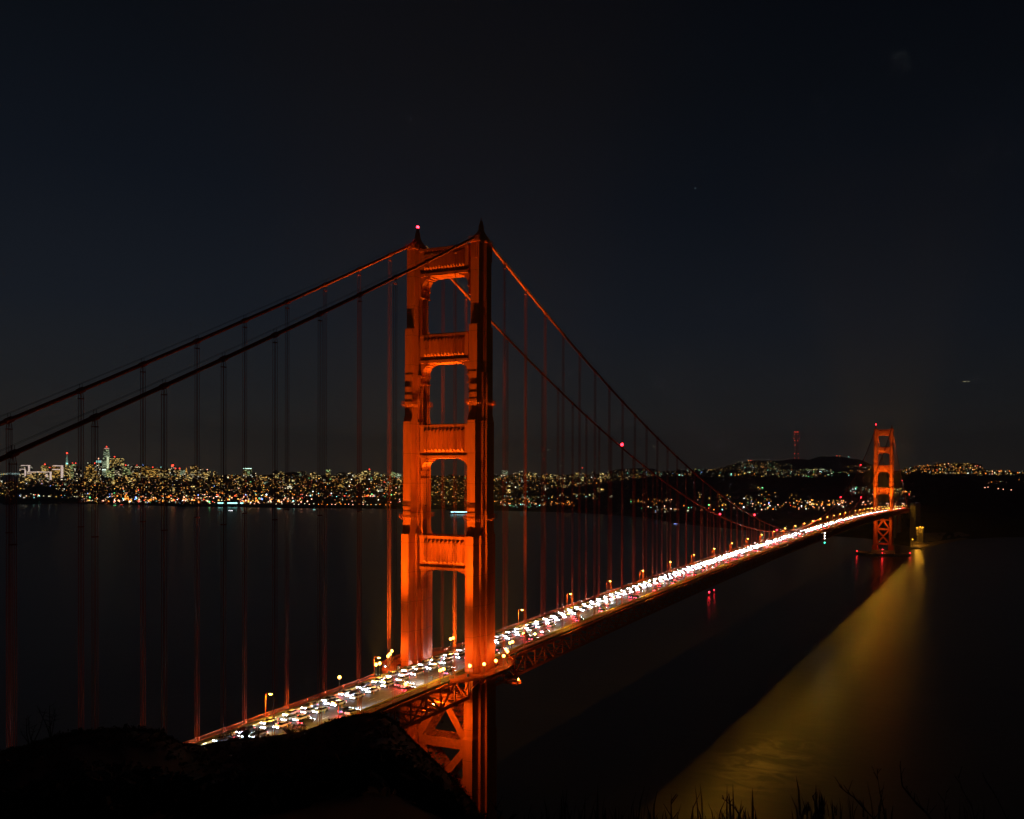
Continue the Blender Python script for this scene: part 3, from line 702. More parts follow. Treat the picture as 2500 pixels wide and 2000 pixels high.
def make_car(i, detailed, toward):
    suv = i % 3 == 0; paint = PAINTS[i % 6]
    mb = MB(); g0, g1, g2 = car_body(mb, suv)
    if detailed:
        root = empty('car', (0, 0, 0))
        mb.loft([g1, g2], 0); mb.build('body', paint, root)
        gm = MB(); gm.loft([g0, g1], 0, cap0=False, cap1=False); gm.build('window_glass', GLASS, root)
        for y in (-1.4, 1.4):
            for s in (-1, 1):
                wb = MB(); wb.tube([(s*.72, y, .34), (s*.94, y, .34)], .34, 12); wb.build('wheel', TYRE, root)
        for s in (-1, 1):
            h = MB(); h.box(s*.6-.24, s*.6+.24, -2.34, -2.2, .56, .78); h.build('headlight', HEADG, root)
            h = MB(); h.box(s*.66-.18, s*.66+.18, 2.2, 2.33, .68, .86); h.build('taillight', TAILG, root)
        return root
    mats_ = [paint, GLASS, TYRE, HEADF, TAILG]
    mb.loft([g1, g2], 0); mb.loft([g0, g1], 1, cap0=False, cap1=False)
    for y in (-1.4, 1.4):
        for s in (-1, 1): mb.tube([(s*.72, y, .34), (s*.94, y, .34)], .34, 8, 2)
    for s in (-1, 1):
        mb.box(s*.6-.24, s*.6+.24, -2.34, -2.2, .56, .78, 3); mb.box(s*.66-.18, s*.66+.18, 2.2, 2.33, .68, .86, 4)
    o = mb.build('car', mats_, None)
    return o
detail_proto = [make_car(i, True, True) for i in range(6)]
far_proto = [make_car(i, False, True) for i in range(6)]
used = set(); CNT = {}
def kth(x, y):
    k_ = (x, y < 0); CNT[k_] = CNT.get(k_, 0)+1; return ordw(CNT[k_])
cols = ['silver', 'white', 'black', 'blue', 'red', 'grey']
def place_car(x, y, north, idx, detailed):
    lst = detail_proto if detailed else far_proto
    rz = 0 if north else math.pi
    loc = (x, y, rd(y)+.01)
    key = (detailed, idx % 6)
    if key not in used:
        used.add(key); o = lst[idx % 6]; o.location = loc; o.rotation_euler = (0, 0, rz)
    else: o = copy_tree(lst[idx % 6], loc=loc, rz=rz)
    kind_ = 'estate car' if idx % 6 % 3 == 0 else 'saloon'
    lane = {-8.0: 'kerb lane', -4.9: 'middle lane', -1.8: 'inner lane', 1.9: 'inner lane', 5.0: 'middle lane', 8.0: 'kerb lane'}[x]
    where = 'before the near tower' if y < 0 else 'past the near tower'
    if north: tag(o, f'{kth(x, y)} car {where} in the city side {lane}, {cols[idx%6]} {kind_}', 'car', 'cars with white headlights driving north')
    else: tag(o, f'{kth(x, y)} car {where} in the ocean side {lane}, {cols[idx%6]} {kind_}', 'car', 'cars with red taillights driving south')
    nose = y-2.6 if north else y+2.6
    if north: put_light(L_HEAD, (0, -2.5, .72), o, aim=(-1.1, -5.6, .05))
    else: put_light(L_TAIL, (0, 2.6, .8), o, aim=(0, 6, -.6)); put_light(L_HEAD2, (0, -2.5, .72), o, aim=(0, -9, .3))
    return o
cars = []
for li, x in enumerate((-8.0, -4.9, -1.8)):
    y = -112+li*2.9
    while y < 1612:
        cars.append((y, x, True)); y += 7.0+random.random()*2.4
for li, x in enumerate((1.9, 5.0, 8.0)):
    y = -100+li*7
    while y < 1612:
        cars.append((y, x, False)); y += 22+random.random()*20
cars.sort()
stuffc = MB(); ncar = 0
for i, (y, x, nb) in enumerate(cars):
    if ncar < 300:
        place_car(x, y, nb, (random.choice((0, 1, 0, 1, 0, 1, 1, 5)) if nb else random.randrange(6)) if ncar > 12 else ncar, y < 70); ncar += 1
    else:
        src = far_proto[random.randrange(6)].data; n0 = len(stuffc.v); z = rd(y)+.01; sg = 1 if nb else -1
        for v_ in src.vertices: stuffc.v.append((x+sg*v_.co.x, y+sg*v_.co.y, z+v_.co.z))
        for pl_ in src.polygons: stuffc.f.append(tuple(n0+k for k in pl_.vertices)); stuffc.m.append(pl_.material_index)
        if i % 2:
            if nb: put_light(L_HEAD, (x, y-2.5, z+.72), None, aim=(x-1.1, y-5.6, z))
            else: put_light(L_TAIL, (x, y-2.7, z+.8), None, aim=(x, y-6, z-.6))
tag(stuffc.build('distant_traffic', [PAINTS[0], GLASS, TYRE, HEADF, TAILG], None, fix=False), 'distant queue of cars whose lights merge into a bright line', 'traffic', kind='stuff')

# a cyclist on the city-side path rounding the tower leg
def skin(name, verts, edges, radii, mt_, parent):
    me = bpy.data.meshes.new(name); me.from_pydata(verts, edges, []); o = bpy.data.objects.new(name, me); COL.objects.link(o); me.materials.append(mt_)
    md_ = o.modifiers.new('skin', 'SKIN'); me.skin_vertices.new() if not me.skin_vertices else None
    for i, r_ in enumerate(radii): me.skin_vertices[0].data[i].radius = (r_, r_)
    me.skin_vertices[0].data[0].use_root = True
    o.modifiers.new('sub', 'SUBSURF').levels = 1
    if parent: o.parent = parent
    return o
bx, by, brz = -16.4, -13.2, R(-35)
bz = rd(by)+.26
bike = empty('bicycle', (bx, by, bz), brz); tag(bike, 'bicycle with a white headlamp rounding the city side tower leg', 'bicycle')
for y in (-.52, .52):
    wv_ = MB(); wv_.tube([(0, y+.34*math.cos(a*math.pi/8), .34+.34*math.sin(a*math.pi/8)) for a in range(17)], .025, 5, caps=False); wv_.build('wheel', TYRE, bike, fix=False)
fr = MB()
for a, b_ in (((0, .52, .34), (0, .1, .34)), ((0, .1, .34), (0, .2, .92)), ((0, .1, .34), (0, -.38, .8)), ((0, .18, .78), (0, -.38, .85)), ((0, .52, .34), (0, .18, .78)), ((0, -.52, .34), (0, -.36, 1.0)), ((-.25, -.4, 1.02), (.25, -.4, 1.02))): fr.bar(a, b_, .04, .04)
fr.build('frame', DARKM, bike); sd = MB(); sd.box(-.08, .08, .06, .32, .92, .98); sd.build('saddle', TYRE, bike)
hl = MB(); hl.ball((0, -.5, .98), .14, seg=8, rings=5); hl.build('headlamp', HEADG, bike)
put_light(L_HEAD2, (0, -.7, 1.0), bike, aim=(0, -8, .2))
rv = [(0, .2, 1.02), (0, .1, 1.25), (0, -.02, 1.48), (0, -.06, 1.58), (0, -.1, 1.72), (.2, -.02, 1.45), (.24, -.2, 1.22), (.22, -.4, 1.06), (-.2, -.02, 1.45), (-.24, -.2, 1.22), (-.22, -.4, 1.06),
      (.1, .18, .98), (.13, -.15, .85), (.12, .05, .42), (.12, -.08, .36), (-.1, .18, .98), (-.13, -.05, .72), (-.12, .12, .3), (-.12, -.02, .24)]
re_ = [(0, 1), (1, 2), (2, 3), (3, 4), (2, 5), (5, 6), (6, 7), (2, 8), (8, 9), (9, 10), (0, 11), (11, 12), (12, 13), (13, 14), (0, 15), (15, 16), (16, 17), (17, 18)]
rr_ = [.14, .15, .15, .06, .11, .06, .045, .035, .06, .045, .035, .09, .075, .05, .04, .09, .075, .05, .04]
per = skin('person', rv, re_, rr_, mat('dark_jacket', (.04, .04, .05), .8), None)
per.location = (bx, by, bz); per.rotation_euler = (0, 0, brz); tag(per, 'cyclist in dark clothes leaning over the handlebars on the bridge path', 'person')
#=====PART3
# ------------------------------------------------------------------ land: hills across the water
def interp(pts, u):
    if u <= pts[0][0]: return pts[0][1]
    for (a, x), (b_, y) in zip(pts, pts[1:]):
        if u <= b_: return x+(y-x)*(u-a)/(b_-a)
    return pts[-1][1]
ALLV, ALLF = [], []
def ridge(name, mt_, crest, Dc, shore, zb=3.0, du=7, rows=16, namp=6, rough=1.2, back=1500, pw_=1.0, clump=0):
    """terrain from the shore line up to a crest and down the far side.
    crest/shore: survey outlines; Dc: distance of the crest; namp: relief in metres"""
    u0, u1 = crest[0][0], crest[-1][0]; n_ = int((u1-u0)/du)+1
    mb = MB()
    for i in range(n_):
        u = u0+(u1-u0)*i/(n_-1); vc = interp(crest, u); D1 = interp(Dc, u)
        D0 = interp(shore, u)
        zc = survey(u, vc, D1).z
        for j in range(rows+5):
            if j <= rows:
                t_ = j/rows; D = D0+(D1-D0)*t_; z = zb+(zc-zb)*(t_**pw_*(3-2*t_**pw_)**1.0*(t_**0) if False else (t_**pw_))
                amp = namp*math.sin(math.pi*min(1, t_*1.0))
            else:
                t_ = (j-rows)/4; D = D1+back*t_; z = zc*(1-t_)-20*t_; amp = 0
            P = survey(u, vc, D); 
            nz = noise.noise(Vector((P.x*.0013, P.y*.0013, 3.1)))*1.4+noise.noise(Vector((P.x*.004, P.y*.004, 1.1)))*.6
            cl = (noise.noise(Vector((P.x*.03, P.y*.03, 5.)))*clump if 1 < j <= rows else 0)
            mb.v.append((P.x, P.y, max(z+nz*amp+cl, -20 if j > rows or j == 0 else 1.5) if j else -3))
            if j == 0: pass
    k = rows+5
    for i in range(n_-1):
        for j in range(k-1): mb.f.append((i*k+j, (i+1)*k+j, (i+1)*k+j+1, i*k+j+1)); mb.m.append(0)
    n0 = len(ALLV); ALLV.extend(mb.v); ALLF.extend([tuple(n0+q_ for q_ in f) for f in mb.f])
    return tag(mb.build(name, mt_, None, fix=False), kind='structure')
def Dsh(v): return (142.3-0)/((v-1158.5)/2040.)*1.0
def shore_of(lst): return [(u, Dsh(v)*.985) for u, v in lst]
city_shore = [(-200, 1218), (100, 1219), (300, 1225), (420, 1230), (560, 1233), (700, 1237), (900, 1240), (1100, 1243), (1260, 1248)]
ridge('city_hill', LANDM, [(-200, 1180), (60, 1178), (180, 1171), (320, 1166), (450, 1163), (520, 1163), (620, 1162), (680, 1157), (700, 1154), (715, 1151), (730, 1155), (760, 1160), (850, 1160), (950, 1165), (1100, 1162), (1180, 1160), (1300, 1163)],
      [(-200, 7000), (450, 6600), (800, 5900), (1300, 5600)], [(u, max(1800, d)) for u, d in shore_of(city_shore)]+[(1500, 3000)], namp=9)
# presidio shore and its dark wooded hill
pres_shore = [(960, 1243), (1200, 1246), (1380, 1251), (1480, 1256), (1560, 1262), (1650, 1276), (1720, 1284), (1850, 1295), (2000, 1302), (2120, 1308), (2190, 1320), (2232, 1325), (2290, 1316), (2350, 1304), (2450, 1296), (2650, 1290)]
PRES = [(1090, 1200), (1150, 1185), (1200, 1195), (1250, 1200), (1350, 1196), (1440, 1188), (1489, 1180), (1541, 1174), (1606, 1163), (1703, 1158), (1800, 1154.5), (1817, 1157), (1865, 1164), (1982, 1167), (2040, 1163), (2125, 1152), (2190, 1156), (2287, 1160), (2352, 1163), (2417, 1176), (2482, 1191), (2560, 1204), (2700, 1215)]
ridge('wooded_hill', FORESTM, PRES, [(1090, 4300), (1300, 4000), (1600, 3500), (1900, 3300), (2200, 3200), (2400, 3000), (2700, 2800)], shore_of(pres_shore), du=4, rows=26, namp=5, clump=7, pw_=1.5, back=900)
# mid-distance residential ridge behind the wooded hill
ridge('residential_hill', FARH, [(1080, 1163), (1200, 1161), (1300, 1160), (1480, 1158), (1610, 1152), (1690, 1147), (1740, 1148), (1900, 1150), (2130, 1152), (2190, 1150), (2209, 1146), (2255, 1138), (2290, 1135), (2332, 1131), (2371, 1133), (2392, 1139), (2410, 1148), (2500, 1153), (2700, 1156)],
      [(1080, 6500), (1700, 6800), (2200, 5600), (2700, 5200)], [(1080, 4500), (1700, 4300), (2200, 3900), (2700, 3600)], zb=20, namp=5, back=900)
ridge('far_hill', FARH, [(1460, 1163), (1476, 1157), (1490, 1150), (1508, 1146), (1554, 1143), (1596, 1144.5), (1612, 1153), (1630, 1162)], [(1460, 8800), (1630, 8800)], [(1460, 8000), (1630, 8000)], zb=30, du=3, rows=8, namp=3)
ridge('peaks', FARH, [(1700, 1158), (1736, 1149), (1768, 1141), (1800, 1131), (1827, 1126.5), (1850, 1124), (1900, 1125.5), (1925, 1122), (1936, 1120.6), (1960, 1121), (1975, 1123), (1990, 1118), (2004, 1113.5), (2020, 1115), (2053, 1114), (2079, 1120.7), (2100, 1122), (2128, 1134), (2160, 1143), (2200, 1153)],
      [(1700, 8600), (2200, 8600)], [(1700, 6900), (2200, 6900)], zb=60, du=4, rows=14, namp=6, back=1200)
ridge('fort_mound', FORESTM, [(10, 1216), (35, 1200), (70, 1190), (110, 1188), (150, 1192), (175, 1205), (190, 1214)], [(10, 4900), (190, 4900)], [(10, 4580), (190, 4580)], du=2, rows=8, namp=0, clump=4, back=250)
BVH = BVHTree.FromPolygons(ALLV, ALLF)
def hit(u, v):
    p_, n_, i_, d_ = BVH.ray_cast(CAM, rayd(u, v), 20000); return p_
# beach by the far shore
bm_ = MB(); bp_ = [survey(u, v, D) for u, v, D in ((2222, 1300, 1725), (2245, 1300, 1710), (2290, 1300, 1820), (2335, 1300, 1930), (2400, 1300, 2080), (2400, 1300, 2200), (2330, 1300, 2060), (2280, 1300, 1980), (2222, 1300, 1900))]
zb_ = [.6, .6, .6, .5, .4, 8, 10, 14, 14]
bm_.loft([[(p_.x, p_.y, -1) for p_ in bp_], [(p_.x, p_.y, z) for p_, z in zip(bp_, zb_)]]); tag(bm_.build('beach', SANDM), kind='structure')
# seawall and golden-lit stone buttress building by the south pylons
fort = empty('fort_building', survey(2246, 1300, 1800)*1.0); fort.location.z = 4; tag(fort, 'golden-lit columned stone block on the shore right of the far tower', 'building')
fm = MB(); fm.box(-7, 7, 0, 20, 0, 30); fm.build('wall', CONC, fort)
fm = MB(); fm.box(-8, 8, -1, 21, 30.02, 32); fm.build('roof', CONC, fort)
for k in range(4):
    fm = MB(); fm.tube([(-5.4+k*3.6, -2.2, 0), (-5.4+k*3.6, -2.2, 30)], 1.1, 10); fm.build('column', CONC, fort)
L_GOLD = lights('POINT', 'golden_wall_light', 3200, (1, .40, .02), .3)
GOLDG = lum('golden_lamp_glow', (1, .40, .02), 5)
for k, (x, y, z) in enumerate(((-5, -6.5, 31), (1, -6.5, 33), (6, -6.5, 32))):
    r_ = empty('wall_lamp', fort.location+Vector((x, y, z))); tag(r_, ['left', 'middle', 'right'][k]+' one of the golden lamps on the lit columned block', 'lamp', 'golden lamps on the shore block')
    g = MB(); g.ball((0, 0, 0), 1.1, seg=8, rings=5); g.build('lamp_globe', GOLDG, r_); g = MB(); g.bar((0, 0, .3), (0, 5.2, .3), .3, .3); g.build('bracket', DARKM, r_)
    put_light(L_GOLD, (0, -2.4, -1), r_)
P_ = survey(2228, 1304, 1740); r_ = empty('shore_lamp', (P_.x, P_.y, 1)); tag(r_, 'bright yellow lamp on a pole at the water edge below the lit block', 'lamp')
g = MB(); g.tube([(0, 0, 0), (0, 0, 13)], .25, 6); g.build('lamp_post', DARKM, r_); g = MB(); g.ball((0, 0, 13.9), 1.2, seg=8, rings=5); g.build('lamp_globe', GOLDG, r_)
put_light(lights('POINT', 'shore_lamp_light', 9000, (1, .45, .05), .3), (8, 6, 15.8), r_)
sw = MB(); a = survey(2233, 1300, 1760); b_ = survey(2270, 1300, 1800); sw.bar((a.x, a.y, 2.2), (b_.x, b_.y, 2.2), 2, 4.5)
tag(sw.build('seawall', CONC), 'dark curved seawall on the lit beach by the stone block', 'seawall')
# boulders off the point
for k in range(7):
    mb = MB(); P_ = survey(2228+k*4.5, 1300, 1668+random.random()*30); s_ = 1.8+random.random()*2.6
    mb.ball((0, 0, 0), s_, seg=7, rings=5, sq=.6)
    for i in range(len(mb.v)): mb.v[i] = tuple(Vector(mb.v[i])*(1+.35*noise.noise(Vector(mb.v[i])*.6+Vector((k*7, 0, 0)))))
    tag(mb.build('boulder', ROCK, None, loc=(P_.x, P_.y, .3)), ordw(k+1)+' rock from the left breaking the water off the lit point', 'rock', 'rocks in the water off the lit point')

# ------------------------------------------------------------------ city lights and buildings
GLW = []
for nm, c_, s_ in (('warm_window', (1, .44, .09), 2.4), ('yellow_window', (1, .62, .12), 2.3), ('white_window', (.9, .9, .55), 2.0), ('orange_lamp', (1, .25, .03), 3.6), ('pink_lamp', (1, .42, .26), 4), ('cyan_lamp', (.35, 1, .9), 4), ('blue_lamp', (.2, .35, 1), 5), ('red_lamp', (1, .06, .03), 5), ('green_lamp', (.15, 1, .3), 4), ('bright_white_lamp', (.95, .98, 1), 6)):
    GLW.append(lum(nm, c_, s_))
for g_ in list(GLW):
    e_ = g_.node_tree.nodes['Principled BSDF'].inputs
    GLW.append(lum('dim_'+g_.name, tuple(e_['Emission Color'].default_value)[:3], e_['Emission Strength'].default_value*.3))
HOUSE = mat('house_wall', (.09, .075, .06), .9, spec=0)
def pick(wts):
    r_ = random.random()*sum(wts); a = 0
    for i, x in enumerate(wts):
        a += x
        if r_ < a: return i
    return 0
PAL_CITY = [42, 26, 7, 15, 7, 1.4, .6, 1.6, 1.0, .8]
PAL_SHORE = [20, 8, 10, 26, 24, 4, 3, 5, 2, 6]
PAL_COOL = [16, 24, 30, 6, 2, 12, 3, 1, 5, 3]
PAL_ORANGE = [30, 22, 6, 24, 10, 2, 0, 1, 1, 2]
hs = MB(); lp = MB()
def house(P, sz, ht, pal, nwin):
    a = random.choice((.12, .12+math.pi/2))+random.gauss(0, .06)+(-.39); ca, sa = math.cos(a), math.sin(a)
    wx, wy = sz*(.6+random.random()*.5), sz*(.6+random.random()*.6)
    def T(x, y, z): return (P.x+ca*x-sa*y, P.y+sa*x+ca*y, P.z-2+z)
    n0 = len(hs.v)
    for z in (0, ht+2):
        hs.v += [T(-wx, -wy, z), T(wx, -wy, z), T(wx, wy, z), T(-wx, wy, z)]
    hs.f += [(n0, n0+1, n0+5, n0+4), (n0+1, n0+2, n0+6, n0+5), (n0+2, n0+3, n0+7, n0+6), (n0+3, n0, n0+4, n0+7), (n0+4, n0+5, n0+6, n0+7)]; hs.m += [0]*5
    for _ in range(nwin):
        mi = 1+pick(pal)+(10 if random.random() < .62 else 0); ww = 1.0+random.random()**2*2.6; wh = 1.0+random.random()*1.1; z = 3+random.random()*(ht-2.5)
        side = random.random()
        if side < .75: x = random.uniform(-wx+ww, wx-ww) if wx > ww else 0; qd = [T(x-ww, -wy-.25, z), T(x+ww, -wy-.25, z), T(x+ww, -wy-.25, z+wh), T(x-ww, -wy-.25, z+wh)]
        else: y = random.uniform(-wy+ww, wy-ww) if wy > ww else 0; qd = [T(wx+.25, y-ww, z), T(wx+.25, y+ww, z), T(wx+.25, y+ww, z+wh), T(wx+.25, y-ww, z+wh)]
        hs.quad(qd, mi)
def lampdot(P, s_, mi, h=8):
    lp.bar((P.x, P.y, P.z-1), (P.x, P.y, P.z+h), .4, .4, 0); lp.ball((P.x, P.y, P.z+h+s_*.6), s_, mi+1, seg=6, rings=4)
def region(u0, u1, v0, v1, n_, pal, sz=9, ht=9, nwin=1.4, lampf=.12, skip=None, ls=1.5):
    for _ in range(n_):
        u = random.uniform(u0, u1); v = random.uniform(v0, v1)
        if skip and skip(u, v): continue
        P = hit(u, v)
        if P is None or P.z < 1: continue
        if random.random() < lampf: lampdot(P, ls*(.6+random.random()), pick(pal))
        else: house(P, sz*(.7+random.random()*.8), ht*(.6+random.random()*.9), pal, int(nwin+random.random()))
def sk_city(u, v): return (14 < u < 182 and v > 1184+abs(u-98)*.28 and v < 1215) or (735 < u < 975 and v > 1217 and random.random() < .85) or (760 < u < 880 and v < 1168) or (692 < u < 732 and v < 1160)
region(-60, 980, 1163, 1213, 5600, PAL_CITY, skip=sk_city, nwin=1.6)
region(-60, 200, 1180, 1212, 500, PAL_CITY, skip=sk_city)
region(200, 980, 1208, 1231, 900, PAL_SHORE, skip=sk_city, lampf=.35, ls=2.0)
region(-60, 230, 1212, 1218, 110, [10, 20, 30, 12, 4, 20, 10, 1, 1, 4], lampf=.5, ls=1.6)
region(220, 980, 1222, 1232, 260, PAL_SHORE, lampf=.8, ls=2.2, skip=sk_city)
region(980, 1210, 1163, 1234, 900, PAL_CITY, nwin=1.3)
sk_pres = lambda u, v: v > interp(PRES, u)-1.5
region(1200, 1600, 1160, 1192, 760, [36, 26, 12, 14, 8, 2, 0, 2, 0, 1], nwin=1.2, skip=sk_pres)
region(1240, 1330, 1188, 1202, 26, PAL_CITY)
region(1480, 1740, 1147, 1165, 230, PAL_COOL)
region(1730, 1905, 1128, 1165, 430, [30, 32, 16, 5, 3, 6, 0, 1, 2, 1], nwin=1.5)
region(1740, 1800, 1144, 1158, 60, PAL_CITY)
region(1895, 2030, 1148, 1166, 260, PAL_COOL, nwin=1.6)
region(2030, 2070, 1155, 1163, 40, PAL_COOL, nwin=2)
region(2070, 2130, 1139, 1143, 30, PAL_ORANGE); region(2070, 2125, 1150, 1155, 26, PAL_ORANGE); region(1915, 1935, 1134, 1138, 8, PAL_COOL)
region(2205, 2400, 1134, 1160, 620, PAL_ORANGE, nwin=1.5, lampf=.25, ls=1.6)
region(2380, 2560, 1152, 1162, 130, [20, 26, 20, 20, 10, 3, 0, 2, 0, 3], lampf=.4, ls=1.8)
region(2400, 2520, 1175, 1184, 10, PAL_ORANGE)
# presidio: a few lit groups, shoreline road and parade ground
region(1205, 1330, 1214, 1226, 90, PAL_COOL, sz=7, lampf=.2, ls=1); region(1330, 1500, 1210, 1222, 36, PAL_COOL, sz=7, lampf=.3, ls=1)
region(1207, 1400, 1229, 1236, 150, [10, 4, 2, 60, 12, 1, 0, 1, 0, 0], sz=7, lampf=.35, ls=1.3); region(1230, 1330, 1236, 1241, 26, [0, 0, 10, 0, 0, 30, 0, 0, 6, 0], sz=5, lampf=.6, ls=1)
region(1540, 1640, 1222, 1231, 26, PAL_ORANGE, sz=6, lampf=.4, ls=1); region(1560, 1720, 1243, 1252, 26, PAL_COOL, sz=7, lampf=.3, ls=1)
region(1815, 1880, 1215, 1245, 40, PAL_COOL, sz=6, lampf=.2, ls=.8); region(1820, 1890, 1234, 1242, 12, PAL_SHORE, lampf=.8, ls=1.3)
region(1850, 1862, 1192, 1198, 5, PAL_COOL, sz=6)
region(2070, 2125, 1196, 1208, 36, PAL_COOL, sz=7, lampf=.3, ls=1.2)
region(2180, 2225, 1200, 1217, 30, PAL_ORANGE, sz=6, lampf=.4, ls=.9)
region(1965, 2060, 1228, 1240, 70, PAL_ORANGE, sz=6, lampf=.6, ls=1.3); region(1560, 2060, 1238, 1252, 60, PAL_SHORE, sz=6, lampf=.7, ls=1.2); region(1700, 1990, 1205, 1240, 40, PAL_ORANGE, sz=6, lampf=.5, ls=.9); region(1935, 1975, 1225, 1236, 14, PAL_ORANGE, sz=6, lampf=.5, ls=1.1)
tag(hs.build('city_houses', [HOUSE]+GLW, None, fix=False), 'thousands of small houses with lit windows covering the hills across the bay', 'houses', kind='stuff')
tag(lp.build('city_street_lights', [DARKM]+GLW, None, fix=False), 'scattered small street lights among the far houses', 'street lights', kind='stuff')

# countable street lamps on the far shore
def far_lamp(u, v, mi, s_, label, h=10, group='bright lamps along the far shore', name='street_lamp', D=None):
    P = hit(u, v) if D is None else survey(u, v, D)
    if P is None: return
    mb = MB(); mb.bar((0, 0, -h), (0, 0, 0), .35, .35, 0); mb.ball((0, 0, s_*.5), s_, 1, seg=8, rings=5)
    tag(mb.build(name, [DARKM, GLW[mi]], None, loc=(P.x, P.y, P.z)), label, 'street lamp', group)
for i, (x, y, s_, c_) in enumerate(sorted(((541, 645, 1.6, 4), (590, 652, 1.3, 9), (650, 664, 1.2, 4), (716, 650, 1.2, 4), (785, 627, 1.1, 4), (815, 637, 1.1, 4), (865, 633, 1.2, 4), (850, 646, 1, 3), (945, 640, 1.5, 4), (950, 632, 1.2, 3), (985, 630, 1.3, 4), (1010, 640, 1.5, 3), (962, 655, 1.2, 3), (1000, 650, 1.4, 4), (940, 655, 1.2, 4),
    (1125, 648, 1.5, 4), (1136, 650, 1.3, 4), (1187, 650, 1.5, 4), (1222, 650, 1.3, 4), (1242, 648, 1.2, 4), (1252, 651, 1.4, 4), (1318, 650, 1.5, 4), (1195, 665, 1, 3), (1230, 668, 1, 1), (1262, 664, 1, 1), (1288, 668, 1, 1), (1018, 578, 1.2, 4), (1017, 549, 1.1, 5), (880, 560, 2.0, 9), (926, 556, 1.6, 9)))):
    far_lamp(1800+x*.3247, 1020+y*.3247, c_, s_*1.15, ordw(i+1)+' pinkish lamp from the left of the toll plaza cluster behind the far tower' if c_ == 4 else (ordw(i+1)+' orange lamp from the left of the toll plaza cluster behind the far tower' if c_ in (1, 3) else ('larger' if s_ > 1.8 else 'smaller')+' cold white light on the dark hillside left of the far tower'), group='lamps round the toll plaza')
for i, (x, y) in enumerate(((1862, 527), (1885, 524), (1962, 535), (2000, 540), (2060, 545))): far_lamp(1800+x*.3247, 1020+y*.3247, 4, 1.3, ordw(i+1)+' lamp from the left on the dark coast road', group='lamps on the coast road')
for k in range(16): far_lamp(1900+k*9.5, 1226+random.random()*10, 3 if k % 2 else 4, 1.0, ordw(k+1)+' small orange lamp from the left on the approach road before the far tower', group='lamps on the approach road')
for k in range(60):
    u = 300+k*11+random.random()*5; far_lamp(u, interp([(300, 1221), (560, 1229), (980, 1232)], u)+random.random()*2, random.choice((4, 3, 3, 2, 0)), 1.7, ordw(k+1)+' bright lamp from the left on the waterfront boulevard under the city', group='lamps on the waterfront boulevard')

# procedural lit-window facade
def facade(name, wall, c1, c2, lit, strength, cx=7, fh=5):
    mt_ = mat(name, wall, .7, spec=.2); t = mt_.node_tree; b = t.nodes['Principled BSDF']
    tc_ = N(t, 'ShaderNodeTexCoord'); ob = N(t, 'ShaderNodeObjectInfo')
    dv = N(t, 'ShaderNodeVectorMath', operation='DIVIDE'); dv.inputs[1].default_value = (cx, cx, fh); t.links.new(tc_.outputs['Object'], dv.inputs[0])
    ad = N(t, 'ShaderNodeVectorMath', operation='ADD'); ad.inputs[1].default_value = (.37, .37, .01); t.links.new(dv.outputs[0], ad.inputs[0])
    fl = N(t, 'ShaderNodeVectorMath', operation='FLOOR'); t.links.new(ad.outputs[0], fl.inputs[0])
    wn = N(t, 'ShaderNodeTexWhiteNoise', noise_dimensions='4D'); t.links.new(fl.outputs[0], wn.inputs['Vector'])
    ml = N(t, 'ShaderNodeMath', operation='MULTIPLY'); ml.inputs[1].default_value = 97; t.links.new(ob.outputs['Random'], ml.inputs[0]); t.links.new(ml.outputs[0], wn.inputs['W'])
    th = N(t, 'ShaderNodeMath', operation='GREATER_THAN'); th.inputs[1].default_value = 1-lit; t.links.new(wn.outputs['Value'], th.inputs[0])
    fr_ = N(t, 'ShaderNodeVectorMath', operation='FRACTION'); t.links.new(ad.outputs[0], fr_.inputs[0]); sp_ = N(t, 'ShaderNodeSeparateXYZ'); t.links.new(fr_.outputs[0], sp_.inputs[0])
    g1 = N(t, 'ShaderNodeMath', operation='GREATER_THAN'); g1.inputs[1].default_value = .28; t.links.new(sp_.outputs['Z'], g1.inputs[0])
    m1 = N(t, 'ShaderNodeMath', operation='MULTIPLY'); t.links.new(th.outputs[0], m1.inputs[0]); t.links.new(g1.outputs[0], m1.inputs[1])
    nz = N(t, 'ShaderNodeNewGeometry'); sz_ = N(t, 'ShaderNodeSeparateXYZ'); t.links.new(nz.outputs['Normal'], sz_.inputs[0])
    g2 = N(t, 'ShaderNodeMath', operation='LESS_THAN'); g2.inputs[1].default_value = .8; t.links.new(sz_.outputs['Z'], g2.inputs[0])
    m2 = N(t, 'ShaderNodeMath', operation='MULTIPLY'); t.links.new(m1.outputs[0], m2.inputs[0]); t.links.new(g2.outputs[0], m2.inputs[1])
    sc2 = N(t, 'ShaderNodeSeparateColor'); t.links.new(wn.outputs['Color'], sc2.inputs[0])
    p2 = N(t, 'ShaderNodeMath', operation='POWER'); p2.inputs[1].default_value = 1.6; t.links.new(sc2.outputs[1], p2.inputs[0])
    m3 = N(t, 'ShaderNodeMath', operation='MULTIPLY'); t.links.new(m2.outputs[0], m3.inputs[0]); t.links.new(p2.outputs[0], m3.inputs[1])
    m4 = N(t, 'ShaderNodeMath', operation='MULTIPLY'); m4.inputs[1].default_value = strength; t.links.new(m3.outputs[0], m4.inputs[0])
    mx = N(t, 'ShaderNodeMix', data_type='RGBA'); t.links.new(sc2.outputs[2], mx.inputs[0]); mx.inputs[6].default_value = (*c1, 1); mx.inputs[7].default_value = (*c2, 1)
    t.links.new(mx.outputs[2], b.inputs['Emission Color']); t.links.new(m4.outputs[0], b.inputs['Emission Strength'])
    mt_.cycles.emission_sampling = 'NONE'; return mt_
FY = facade('facade_yellow_windows', (.05, .045, .035), (1, .58, .10), (1, .85, .35), .5, 2.0, 9, 6)
